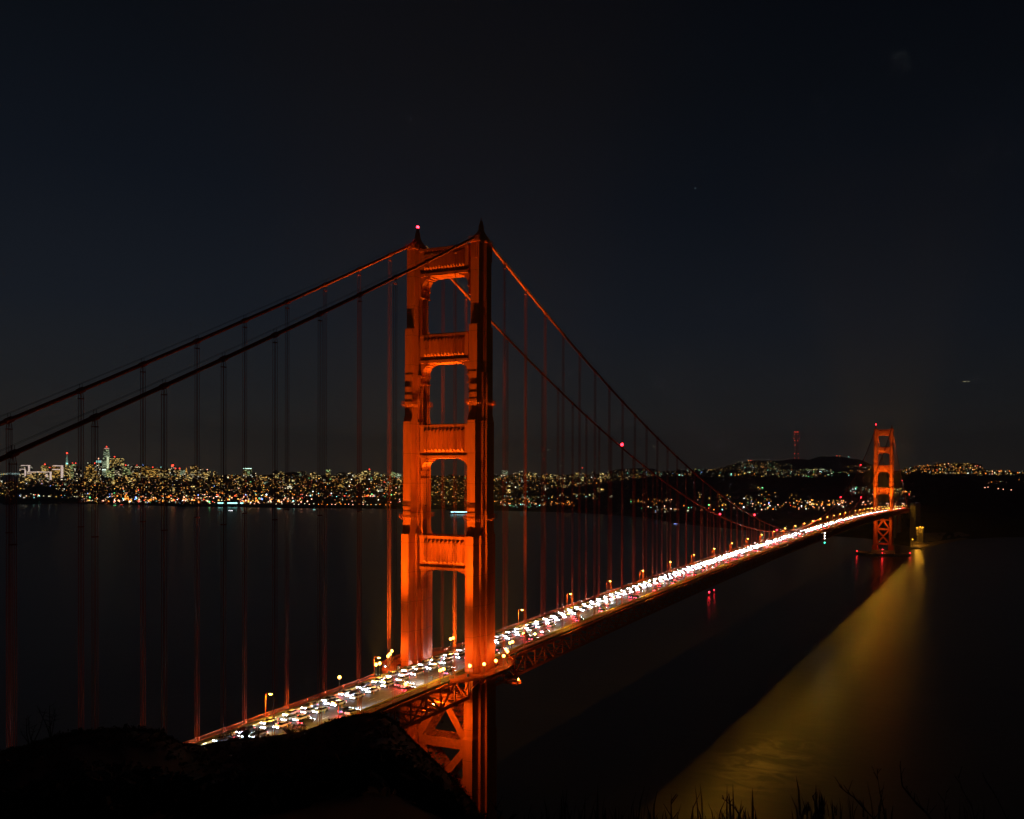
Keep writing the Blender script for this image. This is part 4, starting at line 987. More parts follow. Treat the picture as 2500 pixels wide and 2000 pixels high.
FG = facade('facade_greenish_windows', (.05, .06, .05), (.5, .9, .38), (1, .82, .28), .6, 1.6, 10, 6)
FW = facade('facade_pale_windows', (.08, .08, .07), (.8, .95, .5), (.7, .95, .65), .8, 1.1, 12, 7)
FO = facade('facade_orange_windows', (.09, .05, .02), (1, .42, .05), (1, .65, .15), .5, 1.8, 9, 6)
FD = facade('facade_few_windows', (.045, .035, .03), (1, .7, .3), (.9, .9, .7), .22, 2.4, 10, 7)
FM = facade('facade_mixed_windows', (.05, .042, .035), (1, .5, .1), (1, .8, .3), .4, 2.2, 9, 6)
WLINE = lum('white_outline_light', (1, .76, .66), 1.1)
def tower_b(u0, u1, vt, D, mt_, label, kind='box', z0=None, rot=0, group=None, name='skyscraper', cat='skyscraper', topl=None, depth=None, parts=None):
    um = (u0+u1)/2; T_ = survey(um, vt, D); wd = (u1-u0)/FPX*D*.985
    z0 = z0 if z0 is not None else max(2, survey(um, 1172, D).z*.2)
    hgt = T_.z-z0; dp = depth or wd*.8
    face = math.atan2(-(CAM.x-T_.x), (CAM.y-T_.y))+math.pi+rot   # local -Y looks north-west over the bay
    root = empty(name, (T_.x, T_.y, z0), face); tag(root, label, cat, group)
    mb = MB()
    if kind == 'box':
        mb.box(-wd/2, wd/2, 0, dp, 0, hgt)
    elif kind == 'step':
        mb.box(-wd/2, wd/2, 0, dp, 0, hgt*.72); mb.box(-wd*.36, wd*.36, dp*.1, dp*.85, hgt*.72, hgt*.9); mb.box(-wd*.2, wd*.22, dp*.2, dp*.7, hgt*.9, hgt)
    elif kind == 'round':
        rings = []
        for k in range(9):
            t_ = k/8; r_ = wd/2*(1 if t_ < .55 else 1-.52*((t_-.55)/.45)**1.5)
            rings.append([(r_*.9*math.copysign(abs(math.cos(a))**.55, math.cos(a)), dp/2+r_*.9*math.copysign(abs(math.sin(a))**.55, math.sin(a)), hgt*t_) for a in [math.pi*2*i/20 for i in range(20)]])
        mb.loft(rings)
    elif kind == 'pyramid':
        mb.loft([[(s_*x*wd/2, dp/2+s_*y*wd/2, hgt*t_) for x, y in ((-1, -1), (1, -1), (1, 1), (-1, 1))] for t_, s_ in ((0, 1), (.72, .3))], cap1=True)
        for s_ in (-1, 1): mb.loft([[(s_*wd*.27+x, dp/2+y, hgt*t_) for x, y in ((-w2, -w2), (w2, -w2), (w2, w2), (-w2, w2))] for t_, w2 in ((.25, wd*.1), (.66, wd*.05))])
    mb.build('walls', mt_, root)
    if kind == 'pyramid':
        sp2 = MB(); sp2.loft([[(s_*x*wd/2, dp/2+s_*y*wd/2, hgt*t_) for x, y in ((-1, -1), (1, -1), (1, 1), (-1, 1))] for t_, s_ in ((.72, .3), (1, .03))]); sp2.build('spire', mat('lit_spire', (.4, .5, .45), .5, emit=(.45, .8, .6), es=.35), root)
        g = MB(); g.ball((0, dp/2-wd*.2, hgt*.73), 5, seg=8, rings=5); g.build('spire_lamp', GLW[5], root)
    if kind != 'pyramid' and not parts:
        pr = MB(); pr.box(-wd*.25, wd*.2, dp*.25, dp*.7, hgt+.1, hgt+min(9, hgt*.06)); pr.build('plant_room', HOUSE, root)
    if topl is not None:
        for k, (fx, mi, s_) in enumerate(topl):
            g = MB(); g.bar((fx*wd, dp*.3, hgt), (fx*wd, dp*.3, hgt+10), .8, .8); g.build('roof_mast', DARKM, root); g = MB(); g.ball((fx*wd, dp*.3, hgt+11), s_, seg=8, rings=5); g.build('roof_beacon', GLW[mi], root)
    return root, wd, hgt, dp
R_, RD_ = 7, 3.6
r_, wd, hg, dp = tower_b(53, 74, 1135.5, 8300, FD, 'office tower with thick white outline lights shaped like a hooked seven, leftmost', rot=.0)
def outline(root, segs, wd, hg):
    for x0, x1, z0, z1 in segs:
        mb = MB(); mb.box(x0*wd, x1*wd, -2.2, -.6, z0*hg, z1*hg); mb.build('outline_light', WLINE, root)
outline(r_, [(-.4, .33, .965, .995), (.16, .30, .2, .962), (-.48, -.02, .80, .83), (-.12, .0, .14, .798)], wd, hg)
r_, wd, hg, dp = tower_b(76, 116, 1151, 8200, FM, 'broad lower office block with a white outlined roof edge and two lit verticals', parts=1)
outline(r_, [(-.5, .5, .94, .985), (.42, .5, .05, .937), (.26, .34, .05, .85), (-.5, -.3, .84, .875)], wd, hg)
r_, wd, hg, dp = tower_b(131, 152, 1136, 8350, FO, 'office tower with white outlined top and right edge, left of the pointed spire', parts=1)
outline(r_, [(-.42, .42, .955, .995), (.22, .42, .25, .952), (-.46, .18, .79, .83)], wd, hg)
tower_b(103, 116, 1137, 8600, FY, 'yellow lit tower with a red roof light behind the outlined block', topl=[(0, 7, 6)])
tower_b(116, 131, 1145, 8500, FM, 'medium yellow lit office block between two outlined towers', topl=[(-.1, 7, 4)])
tower_b(155, 172, 1110, 8000, FY, 'slim pyramid skyscraper with a pale green spire and red tip', kind='pyramid', topl=[(0, 7, 6)])
tower_b(168, 182, 1134, 8500, FG, 'greenish lit tower with three red roof lights beside the pyramid', topl=[(-.45, 7, 4), (.1, 7, 4), (.48, 7, 4)])
tower_b(183, 197, 1141, 8100, FD, 'dark tower with few lit windows right of the greenish one')
tower_b(210, 231, 1134, 8300, FO, 'orange and yellow lit tower with a pale mast and red light', kind='step', topl=[(-.2, 2, 4), (.35, 7, 6)])
r_, wd, hg, dp = tower_b(234, 246, 1123, 8400, FD, 'dark slender tower with a bright cyan crown and red light', topl=[(0, 4, 6)], parts=1)
mb = MB(); mb.box(-wd*.42, wd*.42, -1, 0, hg*.9, hg*.98); mb.build('lit_crown', lum('cyan_crown_light', (.45, .95, .85), 1.1), r_)
r_, wd, hg, dp = tower_b(251.5, 269, 1094, 8600, FW, 'tallest tower on the skyline, pale and rounded with a tapering crown', kind='round', topl=[(0, 7, 5)], parts=1, depth=70)
mb = MB(); mb.box(-wd*.24, wd*.24, dp/2-wd*.24-.5, dp/2+wd*.24, hg*.985, hg*1.0); mb.build('crown_light', lum('pink_crown_light', (1, .45, .35), 1.6), r_)
mb = MB(); mb.box(-wd*.44, wd*.44, -6, -4, hg*.43, hg*.455); mb.build('light_band', lum('white_band_light', (.8, 1, .85), 2.6), r_)
mb = MB(); mb.box(.02*wd, wd*.22, -5, -3, hg*.48, hg*.78); mb.build('light_panel', lum('pale_panel_light', (.9, 1, .6), 1.3), r_)
tower_b(272, 298, 1119, 8500, FY, 'massive yellow lit tower right of the tallest one, red roof light', topl=[(-.15, 7, 6)], depth=110)
tower_b(263, 283, 1144, 8200, FG, 'low greenish lit block below the massive yellow tower')
tower_b(282, 296, 1139, 8100, FD, 'dark unlit slab below the massive yellow tower')
tower_b(296, 318, 1139, 8400, FG, 'stepped greenish lit tower with red and white roof lights', kind='step', topl=[(0, 7, 5), (.2, 2, 4)])
tower_b(319, 343, 1139, 8700, FD, 'faintly lit wide tower right of the stepped greenish tower', topl=[(.1, 7, 4)])
tower_b(325, 336, 1154, 8000, FO, 'small block with an orange lit side wall')
tower_b(348, 365, 1139, 8300, FO, 'golden lit tower with a blue roof light', topl=[(-.3, 6, 4)])
tower_b(365, 381, 1144, 8400, FO, 'dim orange lit block with a red roof light', topl=[(0, 7, 5)])
tower_b(385, 402, 1144, 8500, FM, 'block with a cyan roof light left of the red beacon tower', topl=[(0, 5, 4)])
tower_b(405, 418, 1145, 8200, FM, 'block with a bright yellow lit edge left of the red beacon tower')
tower_b(415, 428, 1140, 8000, FD, 'dark stepped hotel with the brightest red beacon on its roof', kind='step', topl=[(0, 7, 10)])
tower_b(427, 440, 1147, 8100, FM, 'squat block with two red roof lights', topl=[(-.3, 7, 5), (.3, 7, 5)])
tower_b(441, 450, 1148, 8100, FW, 'small pale lit block left of the orange spire')
r_ = survey(455, 1158, 8000); t_ = survey(455, 1141, 8000)
mb = MB(); hh = t_.z-r_.z+20; mb.loft([[(x*s_, y*s_, z) for x, y in ((-1, -1), (1, -1), (1, 1), (-1, 1))] for s_, z in ((9, 0), (7, 20), (1, hh))])
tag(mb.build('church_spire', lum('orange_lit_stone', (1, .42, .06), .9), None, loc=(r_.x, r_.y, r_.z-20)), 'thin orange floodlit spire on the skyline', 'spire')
tower_b(467, 482, 1138, 7800, FM, 'dark slab tower with a yellow lit left edge')
tower_b(484, 494, 1144, 7900, FD, 'brownish dim tower beside the yellow edged slab')
tower_b(496, 512, 1150, 7600, FY, 'low yellow lit apartment block right of the brown tower', topl=[(.1, 4, 4)])
r_, wd, hg, dp = tower_b(596, 612.5, 1143, 7000, FG, 'isolated green lit tower with a white glowing top edge', parts=1)
mb = MB(); mb.box(-wd*.5, wd*.5, -2, -.5, hg*.97, hg*.995); mb.build('lit_crown', lum('mint_crown_light', (.6, 1, .85), 4), r_)
tower_b(552, 588, 1160, 6800, FO, 'wide low orange lit apartment block left of the isolated green tower')
tower_b(668, 680, 1151, 6400, FD, 'dark brown apartment tower on the mid skyline'); tower_b(728, 746, 1153, 6600, FG, 'pale lit block right of the dark wooded knoll')
tower_b(796, 806, 1147, 6300, FG, 'narrow dark tower with two pale lit edges'); tower_b(820, 850, 1156, 6100, FD, 'wide dim block left of the small orange tower')
tower_b(853, 863, 1153, 6100, FO, 'small orange lit tower on the skyline left of the red lit tower'); tower_b(884, 903, 1150, 6000, FY, 'lit tower with a red stripe near the bridge tower', topl=[(.4, 7, 4)])
tower_b(916, 934, 1157, 6000, FM, 'low lit block left of the greenish round tower'); tower_b(952, 966, 1152, 5900, FG, 'greenish lit tower just left of the bridge tower')
# the medical campus below the peaks
for i, (a, b_, vt, mt_, lb) in enumerate(((1961, 1976, 1145, FG, 'leftmost yellow green hospital block under the mast hill'), (1976, 1985, 1146, FG, 'narrow hospital block with a lit stair shaft'), (1985, 1997, 1143, FY, 'hospital block with warm rooftop lights'), (1997, 2015, 1145, FW, 'hospital block with long pale window bands'), (2012, 2026, 1150, FO, 'rightmost amber hospital block'), (1990, 2012, 1156, FG, 'low front hospital block with mixed window lights'), (1936, 1945, 1153, FM, 'small lit block left of the hospital group'))):
    tower_b(a, b_, vt, 7000, mt_, lb, name='hospital_block', cat='hospital block', z0=survey(1985, 1166, 7000).z)
# individually standing apartment blocks on the slopes
AP = [('apartment block with scattered warm windows on the city slope', FM), ('dim apartment block on the city slope', FD), ('pale lit block on the city slope', FW), ('golden lit block on the city slope', FO), ('yellow lit block on the city slope', FY)]
cnt = 0
L_FILL = lights('POINT', 'slope_fill_light', 5000, (1, .42, .14), 1)  # added lamps above the blocks, giving the city slopes a warm glow
for _ in range(600):
    if cnt >= 150: break
    u = random.uniform(-30, 1000) if random.random() < .8 else random.uniform(1210, 1500)
    v = 1162+abs(random.gauss(0, 1))*16
    if v > 1210 or sk_city(u, v): continue
    P = hit(u, v)
    if P is None: continue
    k = pick([40, 40, 4, 6, 10]); wd = random.uniform(14, 34); hg = random.uniform(14, 42); a = random.choice((-.27, 1.3))
    mb = MB(); mb.box(-wd/2, wd/2, -wd*.35, wd*.35, -4, hg); mb.box(-wd*.2, wd*.15, -wd*.2, wd*.2, hg+.01, hg+4)
    spots = [(0, 'the far left edge'), (64, 'the hooked tower'), (96, 'the broad block'), (141, 'the square tower'), (163, 'the pyramid skyscraper'), (190, 'the dark tower'), (220, 'the stepped orange tower'), (258, 'the tallest tower'), (285, 'the massive yellow tower'), (307, 'the greenish stepped tower'), (356, 'the golden tower'), (420, 'the red beacon hotel'), (455, 'the orange spire'), (475, 'the yellow edged slab'), (570, 'the cyan ferry'), (604, 'the isolated green tower'), (712, 'the dark wooded knoll'), (801, 'the narrow pale tower'), (858, 'the small orange tower'), (893, 'the red striped tower'), (959, 'the greenish tower'), (1280, 'the near tower gap'), (1420, 'the city side cable beacon')]
    su, sn = min(spots, key=lambda q_: abs(q_[0]-u))
    lb = ['warm windowed', 'dim', 'pale lit', 'golden lit', 'yellow lit'][k]+' block '+('high' if v < 1172 else 'midway' if v < 1188 else 'low')+' on slope, '+('just left of' if u < su-6 else 'just right of' if u > su+6 else 'straight below')+' '+sn
    tag(mb.build('apartment_block', AP[k][1], None, loc=(P.x, P.y, P.z)), lb, 'apartment block', 'apartment blocks on the slopes across the bay'); bb_ = COL.objects[-1]; bb_.rotation_euler = (0, 0, a)
    if cnt % 3 == 0: put_light(L_FILL, (0, 0, hg+22), bb_)
    cnt += 1
# golden colonnade hall and low piers on the shore
P = survey(857, 1216, 4300); hall = empty('colonnade_hall', (P.x, P.y, 3), -.6); tag(hall, 'low wide hall glowing golden on the shore left of the near tower', 'building')
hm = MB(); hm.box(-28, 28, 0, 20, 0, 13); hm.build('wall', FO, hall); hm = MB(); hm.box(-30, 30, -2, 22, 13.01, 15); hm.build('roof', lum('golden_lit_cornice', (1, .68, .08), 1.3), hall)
for k in range(5):
    u0 = 5+k*44; P = survey(u0+18, 1215, 4620); pr = empty('pier_shed', (P.x, P.y, 1.2), -.95); tag(pr, ['leftmost', 'second', 'third', 'fourth', 'fifth'][k]+' long pier shed on the far left waterfront', 'pier shed', 'pier sheds on the waterfront')
    mb = MB(); mb.box(-38, 38, -9, 9, 0, 7); mb.build('wall', HOUSE, pr); mb = MB(); mb.prism_y([(-39, 7.01), (39, 7.01), (39, 7.4), (0, 10), (-39, 7.4)], -10, 10); mb.build('roof', HOUSE, pr)
    mb = MB(); mb.box(-36, 36, -9.6, -9.1, 4.4, 5.4) if k != 3 else mb.box(-20, 10, -9.6, -9.1, 4.4, 5.2); mb.build('light_strip', [CYANG, GLW[2], CYANG, GLW[3], GLW[3]][k], pr)

# mast on the peaks: three-legged lattice television tower with red lights
Pt = survey(1945, 1122, 8500); zt_ = survey(1945, 1051, 8500).z; hh = zt_-Pt.z+14
mast = empty('lattice_mast', (Pt.x, Pt.y, Pt.z-14)); tag(mast, 'tall three-pronged lattice mast dotted with red lights on the far hill', 'mast')
mb = MB(); rads = [(0, 26), (.12, 22), (.42, 12), (.62, 15), (.80, 19), (1, 15)]
for k in range(3):
    a = 2*math.pi*k/3+.4; prev = None
    for t_, r_ in rads:
        p_ = (r_*math.cos(a), r_*math.sin(a), hh*t_)
        if prev: mb.bar(prev, p_, 2.6, 2.6)
        prev = p_
mb.build('leg', DARKM, mast)
mb = MB()
for t_, r_ in ((.12, 22), (.28, 16), (.42, 12), (.62, 15), (.8, 19)):
    ps = [(r_*math.cos(2*math.pi*k/3+.4), r_*math.sin(2*math.pi*k/3+.4), hh*t_) for k in range(3)]
    for k in range(3): mb.bar(ps[k], ps[(k+1) % 3], 2.2, 3)
mb.build('cross_beam', DARKM, mast)
for x, y in ((350, 215), (372, 215), (415, 215), (345, 265), (418, 265), (320, 350), (340, 350), (440, 352), (350, 397), (413, 397), (357, 489), (345, 672), (420, 672), (345, 765), (430, 760)):
    P = survey(1900+x*.11596, 1030+y*.11596, 8490); g = MB(); g.ball((0, 0, 0), 2.9 if 390 < y < 700 or y < 220 else 2.1, seg=6, rings=4); o = g.build('red_lamp', GLW[7], mast); o.location = P-mast.location
for u, v, c_ in ((1828, 1124.6, 3), (1833, 1125, 7), (2043, 1113.5, 7), (2050, 1114, 3), (2072, 1115.5, 5), (1954, 1128, 5), (1422, 1143, 7)):
    far_lamp(u, v, c_, 3.2, f'{["orange", "red", "crimson", "amber", "cyan", "pale cyan", "lone red"][[1828, 1833, 2043, 2050, 2072, 1954, 1422].index(u)]} lamp on the skyline of the far peaks', D=8450 if u > 1500 else 6900, group='lamps on the far peaks', h=30)

# the far-left cantilevered bay bridge
P0 = survey(-60, 1163, 10500); P1 = survey(56, 1160, 10200)
bb = empty('far_bridge', (0, 0, 0)); tag(bb, 'distant bridge strung with yellow and pale lights at the left edge', 'bridge')
mb = MB(); mb.bar(P0, P1, 24, 10); mb.build('deck', HOUSE, bb)
n_ = 44
yl = MB(); pl_ = MB(); cb = MB()
for k in range(n_):
    p_ = P0.lerp(P1, k/(n_-1)); hgt_ = 6+13*abs(math.sin(k*math.pi/22))
    (yl if k < 32 and k % 2 else pl_).bar(p_+Vector((0, -14, 6)), p_+Vector((0, -14, 6+hgt_*(1 if k > 18 else .4))), 2.4, 2.4)
    cb.bar(p_+Vector((0, -12, 5)), p_+Vector((0, -12, 6+hgt_)), 1, 1)
cb.build('hanger', DARKM, bb); yl.build('yellow_lamps', GLW[1], bb); pl_.build('pale_cable_lights', lum('pale_cable_glow', (.65, .95, .9), 1.2), bb)
for k in (0, 22, 43):
    p_ = P0.lerp(P1, k/(n_-1)); mb = MB(); mb.bar(p_+Vector((0, 0, -60)), p_+Vector((0, 0, 55)), 8, 8); mb.build('bridge_tower', HOUSE, bb)

# ------------------------------------------------------------------ boats and buoys
def ferry(u, v, L, label, mg, name='ferry'):
    D = Dsh(v); P = survey(u, v, D); a = _r.copy(); r_ = empty(name, (P.x, P.y, 0), math.atan2(_r.y, _r.x)); tag(r_, label, 'ferry' if L > 30 else 'boat')
    mb = MB(); mb.loft([[(-L/2, -L*.08, 0), (L*.38, -L*.08, 0), (L/2, 0, 0), (L*.38, L*.08, 0), (-L/2, L*.08, 0)], [(-L/2-1, -L*.09, L*.06), (L*.4, -L*.09, L*.06), (L/2+2, 0, L*.07), (L*.4, L*.09, L*.06), (-L/2-1, L*.09, L*.06)]]); mb.build('hull', CONC, r_)
    mb = MB(); mb.box(-L*.42, L*.3, -L*.07, L*.07, L*.06, L*.12); mb.build('cabin', HOUSE, r_)
    mb = MB(); mb.box(-L*.2, L*.15, -L*.05, L*.05, L*.121, L*.17); mb.build('bridge_deck', HOUSE, r_)
    mb = MB(); mb.box(-L*.42, L*.3, -L*.07-.4, -L*.07-.05, L*.075, L*.105); mb.build('window_strip', mg, r_)
ferry(571, 1231.5, 150, 'long ferry glowing cyan at the foot of the city', lum('ferry_cyan', (.35, 1, .9), 4)); ferry(1125, 1254.5, 80, 'low ferry with a pale blue light strip seen beside the near tower', lum('ferry_blue', (.4, .9, 1), 5))
for u, v, mi, L, lb in ((564, 1242, 9, 22, 'small white lit boat below the cyan ferry'), (281, 1227, 8, 16, 'small boat with a green light left on the bay'), (298, 1226, 7, 16, 'small boat with a red light left on the bay'), (768, 1242, 5, 14, 'small boat with a cyan light near mid bay'), (1650, 1280, 6, 14, 'small boat with a blue light off the wooded shore'), (682, 1239, 5, 16, 'small boat with a green blue light by the marina')):
    ferry(u, v, L, lb, GLW[mi], 'boat')
for x, y, s_ in ((-127.8, 684.6, 1.3), (-128.5, 706, .8)):
    b_ = empty('buoy', (x, y, 0)); tag(b_, ('larger' if s_ > 1 else 'smaller')+' red lit buoy on the dark water right of the deck', 'buoy')
    mb = MB(); mb.tube([(0, 0, -.5), (0, 0, .8), (0, 0, 1), (0, 0, 3.4)], [1.3, 1.3, .5, .25], 8); mb.build('float', mat('buoy_red_paint', (.4, .03, .02), .5) if s_ > 1 else bpy.data.materials['buoy_red_paint'], b_); mb = MB(); mb.ball((0, 0, 3.9), s_*.7, seg=8, rings=5); mb.build('lamp', REDG, b_)
# aircraft low over the horizon
def plane(u, v, D, yaw, label):
    P = survey(u, v, D); r_ = empty('airliner', P, yaw); tag(r_, label, 'airliner', 'airliners far out over the horizon')
    mb = MB(); mb.tube([(-20, 0, 0), (-18, 0, 0), (14, 0, 0), (18, 0, .6), (21, 0, 1.4)], [.4, 2, 2, 1.5, .3], 10); mb.build('fuselage', PAINTS[1], r_)
    for s in (-1, 1):
        mb = MB(); mb.loft([[(-6, s*1.8, -.6), (1, s*1.8, -.6), (1, s*1.8, 0), (-6, s*1.8, 0)], [(4, s*19, .6), (6, s*19, .6), (6, s*19, .8), (4, s*19, .8)]]); mb.build('wing', PAINTS[0], r_)
        mb = MB(); mb.tube([(-7, s*6.5, -1.6), (-2.5, s*6.5, -1.6)], 1.1, 8); mb.build('engine', PAINTS[5], r_)
        mb = MB(); mb.loft([[(16, s*.8, 1), (19.5, s*.8, 1), (19.5, s*.8, 1.3), (16, s*.8, 1.3)], [(19.5, s*7, 1.4), (21, s*7, 1.4), (21, s*7, 1.6), (19.5, s*7, 1.6)]]); mb.build('tailplane', PAINTS[0], r_)
    mb = MB(); mb.loft([[(15, -.2, 1.5), (20, -.2, 1.5), (20, .2, 1.5), (15, .2, 1.5)], [(20, -.15, 8), (22.5, -.15, 8), (22.5, .15, 8), (20, .15, 8)]]); mb.build('tail_fin', PAINTS[0], r_)
    mb = MB(); mb.box(-16, 15, -2.15, -1.95, .3, .8); mb.build('window_strip', lum('cabin_window_glow', (1, .85, .55), 3) if 'cabin_window_glow' not in bpy.data.materials else bpy.data.materials['cabin_window_glow'], r_)
    mb = MB(); mb.ball((-20.4, 0, -.3), .9, seg=6, rings=4); mb.build('landing_light', GLW[1], r_)
for u, v, D, yw, lb in ((2360, 932, 5200, .4, 'airliner high at the right over the far hills'), (1232, 1131, 9000, .4, 'airliner just right of the near tower'), (1372, 1138, 9000, .35, 'airliner low between the hangers'), (1340, 1098, 10000, .4, 'higher airliner between the hangers'), (1597, 1091, 10000, .4, 'airliner right of the red cable beacon')):
    plane(u, v, D, yw, lb)

# ------------------------------------------------------------------ the near hillside
def saz(az):   # silhouette slope (downwards) against compass angle off the bridge axis
    return interp([(14, .62), (22, .60), (28, .56), (31, .48), (33.5, .407), (35.7, .356), (38.2, .309), (39.3, .286), (40, .278), (41.2, .2745), (43, .279), (44.9, .287), (47, .289), (48.7, .287), (50.5, .288), (51.6, .283), (52.8, .269), (54.4, .263), (56.8, .259), (58.5, .2615), (60.3, .265), (64, .28), (75, .30), (95, .30)], az)
def ground(az, r_):
    s = saz(az); a = R(az); rc = min(186, (181.7-44)/max(.2, math.sin(a)))
    k = .05 if az > 30 else .0
    z = 142.3-1.62-(s+k)*max(0, r_-4)-.02*min(r_, 4)
    bump = (1.62-(s+k)*4+k*rc+.0)*math.exp(-((r_-rc)/38.)**2) if az > 29 else 0
    z += bump
    if r_ > rc: z -= (r_-rc)**1.0*.95*min(1, (r_-rc)/12)
    x = CAM.x-math.sin(a)*r_; y = CAM.y+math.cos(a)*r_
    far = min(1, r_/60)*max(.0, 1-abs(r_-rc)/30) if False else min(1, r_/60)
    nz = noise.noise(Vector((x*.06, y*.06, 0)))*1.3+noise.noise(Vector((x*.25, y*.25, 2)))*.5+noise.noise(Vector((x*.9, y*.9, 4)))*.22
    damp = .25+.75*min(1, abs(r_-rc)/25)
    z += nz*far*damp-abs(nz)*.3*far
    return Vector((x, y, max(z, -4)))
mb = MB(); azs = [14+i*.35 for i in range(int(81/.35)+1)]; rs = [.5, 1, 1.8, 2.6, 3.4, 4, 4.6, 5.5, 7, 9, 12, 15, 19, 24, 30, 37, 45, 54, 64, 75, 87, 98, 108, 118, 127, 135, 143, 150, 156, 162, 167, 172, 177, 182, 187, 192, 198, 205, 214, 225, 240, 262, 290, 330]
for az in azs:
    for r_ in rs: mb.v.append(tuple(ground(az, r_)))
k = len(rs)
for i in range(len(azs)-1):
    for j in range(k-1): mb.f.append((i*k+j, i*k+j+1, (i+1)*k+j+1, (i+1)*k+j)); mb.m.append(0)
hill = mb.build('near_hillside', SOIL, None, fix=False, smooth=True); tag(hill, kind='structure')
# headland the bridge springs from, behind and under the side span
def head(x, y):
    t_ = max(0, min(1, (-60-y)/300)); z = -4+60*t_; z += 26*math.exp(-((x+60)/120)**2)*t_
    z = min(z, 60); return z+noise.noise(Vector((x*.02, y*.02, 9)))*4*t_
mb = MB(); nx = 50; ny = 50
for i in range(nx):
    for j in range(ny):
        x = -260+i*9.2; y = -620+j*12.2; mb.v.append((x, y, head(x, y)-2))
for i in range(nx-1):
    for j in range(ny-1): mb.f.append((i*ny+j, (i+1)*ny+j, (i+1)*ny+j+1, i*ny+j+1)); mb.m.append(0)
tag(mb.build('headland', SOIL, None, fix=False), kind='structure')

# grass and scrub
gr = MB()
def blade(P, h, lean, wdt):
    d = Vector((math.cos(lean), math.sin(lean), 0)); s_ = Vector((-d.y, d.x, 0))*wdt; k = random.uniform(.05, .45)*h
    p0, p1, p2 = P, P+Vector((0, 0, h*.6))+d*k*.35, P+Vector((0, 0, h))+d*k
    n0 = len(gr.v); gr.v += [tuple(p0-s_), tuple(p0+s_), tuple(p1+s_*.7), tuple(p1-s_*.7), tuple(p2)]; gr.f += [(n0, n0+1, n0+2, n0+3), (n0+3, n0+2, n0+4)]; gr.m += [0, 0]
for _ in range(5200):
    az = random.uniform(-6, 34); r_ = random.uniform(2.9, 4.3); cl = noise.noise(Vector((az*.33, 0, 0)))
    if random.random() > .28+cl*1.3: continue
    h = random.uniform(.02, .11)+(random.random()**6)*.2
    blade(ground(max(az, 14) if az > 14 else az, r_) if az >= 14 else Vector((CAM.x-math.sin(R(az))*r_, CAM.y+math.cos(R(az))*r_, 140.6)), h, random.uniform(0, 6.3), .0035+.003*random.random())
for _ in range(14000):
    az = random.uniform(34, 70); rc = min(186, (181.7-44)/math.sin(R(az))); r_ = rc+random.uniform(-9, 3)
    blade(ground(az, r_), random.uniform(.15, .35 if 44 < az < 52.5 else .7), random.uniform(0, 6.3), .06)
for _ in range(2500):
    az = random.uniform(30, 38); r_ = random.uniform(40, 185); blade(ground(az, r_), random.uniform(.15, .7), random.uniform(0, 6.3), .05)
# low scrub clumps over the visible slope
for _ in range(4200):
    az = random.uniform(33, 70); rc = min(186, (181.7-44)/math.sin(R(az))); r_ = rc-abs(random.gauss(0, 1))*70 if random.random() < .5 else random.uniform(9, 75)
    if r_ < 9 or (43.5 < az < 52.5 and r_ > rc-14): continue
    P = ground(az, r_); s_ = random.uniform(.3, 1.1)*min(1, .25+r_/80)
    if noise.noise(Vector((P.x*.05, P.y*.05, 7))) < -.35: continue
    for _k in range(14):
        q_ = P+Vector((random.gauss(0, .5), random.gauss(0, .5), abs(random.gauss(0, .35))))*s_; e1 = Vector((random.uniform(-1, 1), random.uniform(-1, 1), random.uniform(-1, 1)))*.3*s_; e2 = Vector((random.uniform(-1, 1), random.uniform(-1, 1), random.uniform(-1, 1)))*.3*s_
        n0 = len(gr.v); gr.v += [tuple(q_-e1), tuple(q_-e2), tuple(q_+e1), tuple(q_+e2)]; gr.f.append((n0, n0+1, n0+2, n0+3)); gr.m.append(0)
tag(gr.build('dry_grass', GRASS, None, fix=False), 'dry grass along the crest and at the viewpoint edge', 'grass', kind='stuff')
# ledge of the viewpoint that carries the grass to the right
lg = MB(); n_ = 60
for i in range(n_):
    az = -14+i*(29/(n_-1))
    for r_, dz in ((.4, 0), (2, 0), (3.4, -.02), (4.0, -.05), (4.8, -.7), (8, -3.6), (20, -13), (60, -46), (140, -120), (200, -146)):
        a = R(az); nn = noise.noise(Vector((az*.5, r_, 0)))*.04
        lg.v.append((CAM.x-math.sin(a)*r_, CAM.y+math.cos(a)*r_, 140.62+dz+nn))
for i in range(n_-1):
    for j in range(9): lg.f.append((i*10+j, i*10+j+1, (i+1)*10+j+1, (i+1)*10+j)); lg.m.append(0)
tag(lg.build('viewpoint_ledge', SOIL, None, fix=False), kind='structure')

def twig_line(mb, pts, r0):
    mb.tube(pts, [r0*(1-.75*i/(len(pts)-1)) for i in range(len(pts))], 5)
def near_twig(pix, D, label, r0=.006):
    """a bare shoot rising from the ledge; outline followed node by node"""
    P = [survey(u, v, D+.03*math.sin(i*2.1)) for i, (u, v) in enumerate(pix)]; base = P[0].copy()
    root = empty('bare_shrub', base); tag(root, label, 'shrub', 'bare shoots at the viewpoint edge')
    mb = MB(); pts = [p_-base for p_ in P]; pts = [Vector((0, 0, -.35))]+pts; twig_line(mb, pts, r0); bm2 = mb; rnd = random.Random(len(label))
    for k in range(1, len(pts)-1):
        for _ in range(2):
            a = rnd.uniform(0, 6.3); L = rnd.uniform(.015, .06); q_ = pts[k].lerp(pts[k+1], rnd.random()) if k+1 < len(pts) else pts[k]
            bm2.tube([q_, q_+Vector((math.cos(a)*L*.7, math.sin(a)*L*.7, L))], [.0022, .001], 4)
    mb.build('stem', TWIG, root, fix=False)
near_twig([(2276, 2004), (2262, 1985), (2238, 1962), (2222, 1943), (2203, 1919), (2200, 1897), (2198, 1858)], 4.0, 'tallest bare shoot at lower right, bent sharply to the left', .007)
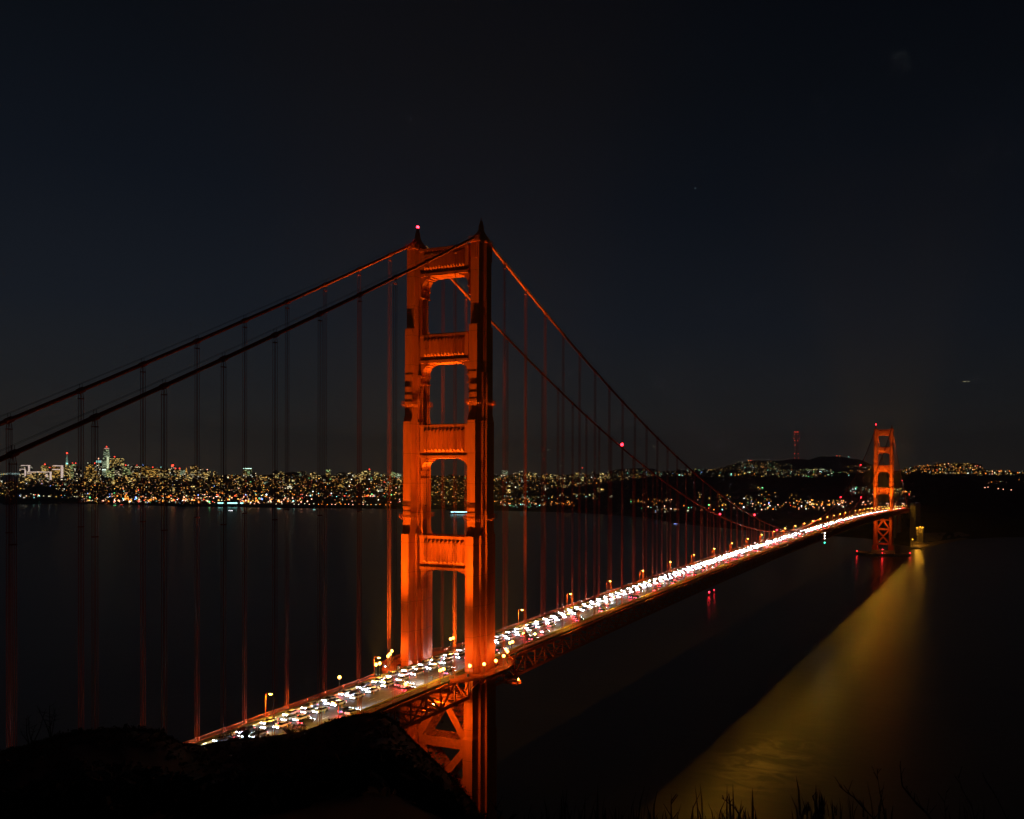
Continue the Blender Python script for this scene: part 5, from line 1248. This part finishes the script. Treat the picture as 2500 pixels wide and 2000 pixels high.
near_twig([(2138, 2004), (2110, 1975), (2086, 1948), (2066, 1934), (2048, 1918)], 4.1, 'slanting bare shoot left of the tallest one')
near_twig([(2162, 2004), (2155, 1965), (2148, 1935), (2143, 1900), (2141, 1876)], 4.3, 'thin upright bare shoot between the two longer ones', .004)
near_twig([(2008, 2004), (1996, 1975), (1983, 1945)], 4.2, 'short bare shoot leaning left near the golden water', .004)
near_twig([(1812, 2004), (1796, 1972), (1780, 1962), (1762, 1948)], 4.0, 'forked short bare shoot before the golden water patch', .004)
near_twig([(2460, 2004), (2440, 1960), (2420, 1925), (2400, 1895)], 4.4, 'faint bare shoot near the lower right corner', .004)
near_twig([(2380, 2004), (2372, 1965), (2350, 1930), (2338, 1893)], 4.5, 'faint wavy bare shoot second from the right', .004)
near_twig([(2310, 2004), (2306, 1960), (2312, 1930)], 4.4, 'short thin bare shoot right of the tallest one', .003)
near_twig([(1640, 2004), (1639, 1972), (1638, 1955)], 4.0, 'dark upright stalk at the edge of the shadow on the water', .004)
near_twig([(1392, 2004), (1386, 1980), (1382, 1962)], 4.0, 'short dark stalk left of the main grass clump', .004)
near_twig([(1215, 2004), (1225, 1985), (1208, 1975), (1222, 1968)], 4.0, 'broken twig at the foot of the near tower', .006)
def bush(az, dr, h, n_, label, seed, upright=False):
    rc = min(186, (181.7-44)/math.sin(R(az))); P = ground(az, rc+dr); rnd = random.Random(seed)
    root = empty('crest_shrub', P); tag(root, label, 'shrub', 'shrubs on the dark hill crest'); mb = MB(); lf = MB()
    for _ in range(n_):
        a = rnd.uniform(0, 6.3); sp_ = rnd.uniform(.1, .45 if upright else 1.0)*h; p0 = Vector((rnd.uniform(-.2, .2), rnd.uniform(-.2, .2), -.4)); p2 = Vector((math.cos(a)*sp_, math.sin(a)*sp_, h*rnd.uniform(.5, 1))); p1 = p0.lerp(p2, .5)+Vector((rnd.uniform(-.2, .2), rnd.uniform(-.2, .2), 0))*h*.4
        mb.tube([p0, p1, p2], [.09, .06, .03], 5)
        for _ in range(6): q_ = p1.lerp(p2, rnd.random()); d = Vector((rnd.uniform(-1, 1), rnd.uniform(-1, 1), rnd.uniform(-.1, 1)))*h*.16; mb.tube([q_, q_+d], [.035, .015], 4)
        if not upright:
            for _ in range(60):
                q_ = p0.lerp(p2, rnd.uniform(.3, 1.05))+Vector((rnd.gauss(0, .2), rnd.gauss(0, .2), rnd.gauss(0, .12)))*h*.5; e1 = Vector((rnd.uniform(-1, 1), rnd.uniform(-1, 1), rnd.uniform(-1, 1)))*.10; e2 = Vector((rnd.uniform(-1, 1), rnd.uniform(-1, 1), rnd.uniform(-1, 1)))*.10
                lf.quad([q_-e1, q_-e2, q_+e1, q_+e2])
    mb.build('branches', TWIG, root, fix=False)
    if lf.v: lf.build('leaves', mat('shrub_leaf', (.035, .045, .02), .8) if 'shrub_leaf' not in bpy.data.materials else bpy.data.materials['shrub_leaf'], root, fix=False)
bush(48.2, 0, 3.0, 12, 'twiggy shrub against the far end of the light streaks', 1); bush(48.9, -3, 2.4, 10, 'low shrub left of the twiggy one before the deck', 2); bush(47.5, 0, 3.2, 7, 'spiky branching shrub against the white lights', 3, True)
bush(45.6, -1, 2.4, 14, 'rounded leafy shrub below the first lamp post', 4); bush(44.9, -3, 1.6, 10, 'small shrub right of the rounded one', 5)
bush(58.9, 0, 5.5, 5, 'bare upright shrub at far left between two hanger ropes', 6, True); bush(58.0, 0, 6.2, 5, 'taller bare shrub second from the left edge', 7, True)
bush(35.2, -20, 1.8, 8, 'ragged shrub on the steep slope beside the braced legs', 8); bush(34.4, -30, 1.6, 8, 'lowest ragged shrub on the slope before the tower leg', 9); bush(37.2, -8, 1.5, 9, 'small shrub on the slope under the truss end', 10)
for o in bpy.data.objects:
    if o.type == 'EMPTY' and o.name.startswith('fort'): pass
# remove the traffic prototypes that were never placed
for grp in (detail_proto, far_proto):
    for i, o in enumerate(grp):
        if (grp is detail_proto, i) not in used:
            for ch in list(o.children): bpy.data.objects.remove(ch)
            bpy.data.objects.remove(o)

# ------------------------------------------------------------------ night haze over the strait
hz = bpy.data.materials.new('night_haze'); hz.use_nodes = True; t = hz.node_tree; t.nodes.clear()
ho_ = N(t, 'ShaderNodeOutputMaterial'); hv = N(t, 'ShaderNodeVolumePrincipled'); hv.inputs['Color'].default_value = (.85, .86, .9, 1); hv.inputs['Density'].default_value = HAZE
hv.inputs['Anisotropy'].default_value = .3
t.links.new(hv.outputs[0], ho_.inputs['Volume'])
mb = MB(); mb.box(-9500, 5200, -1200, 12500, -25, 700)
tag(mb.build('haze', hz), kind='stuff')
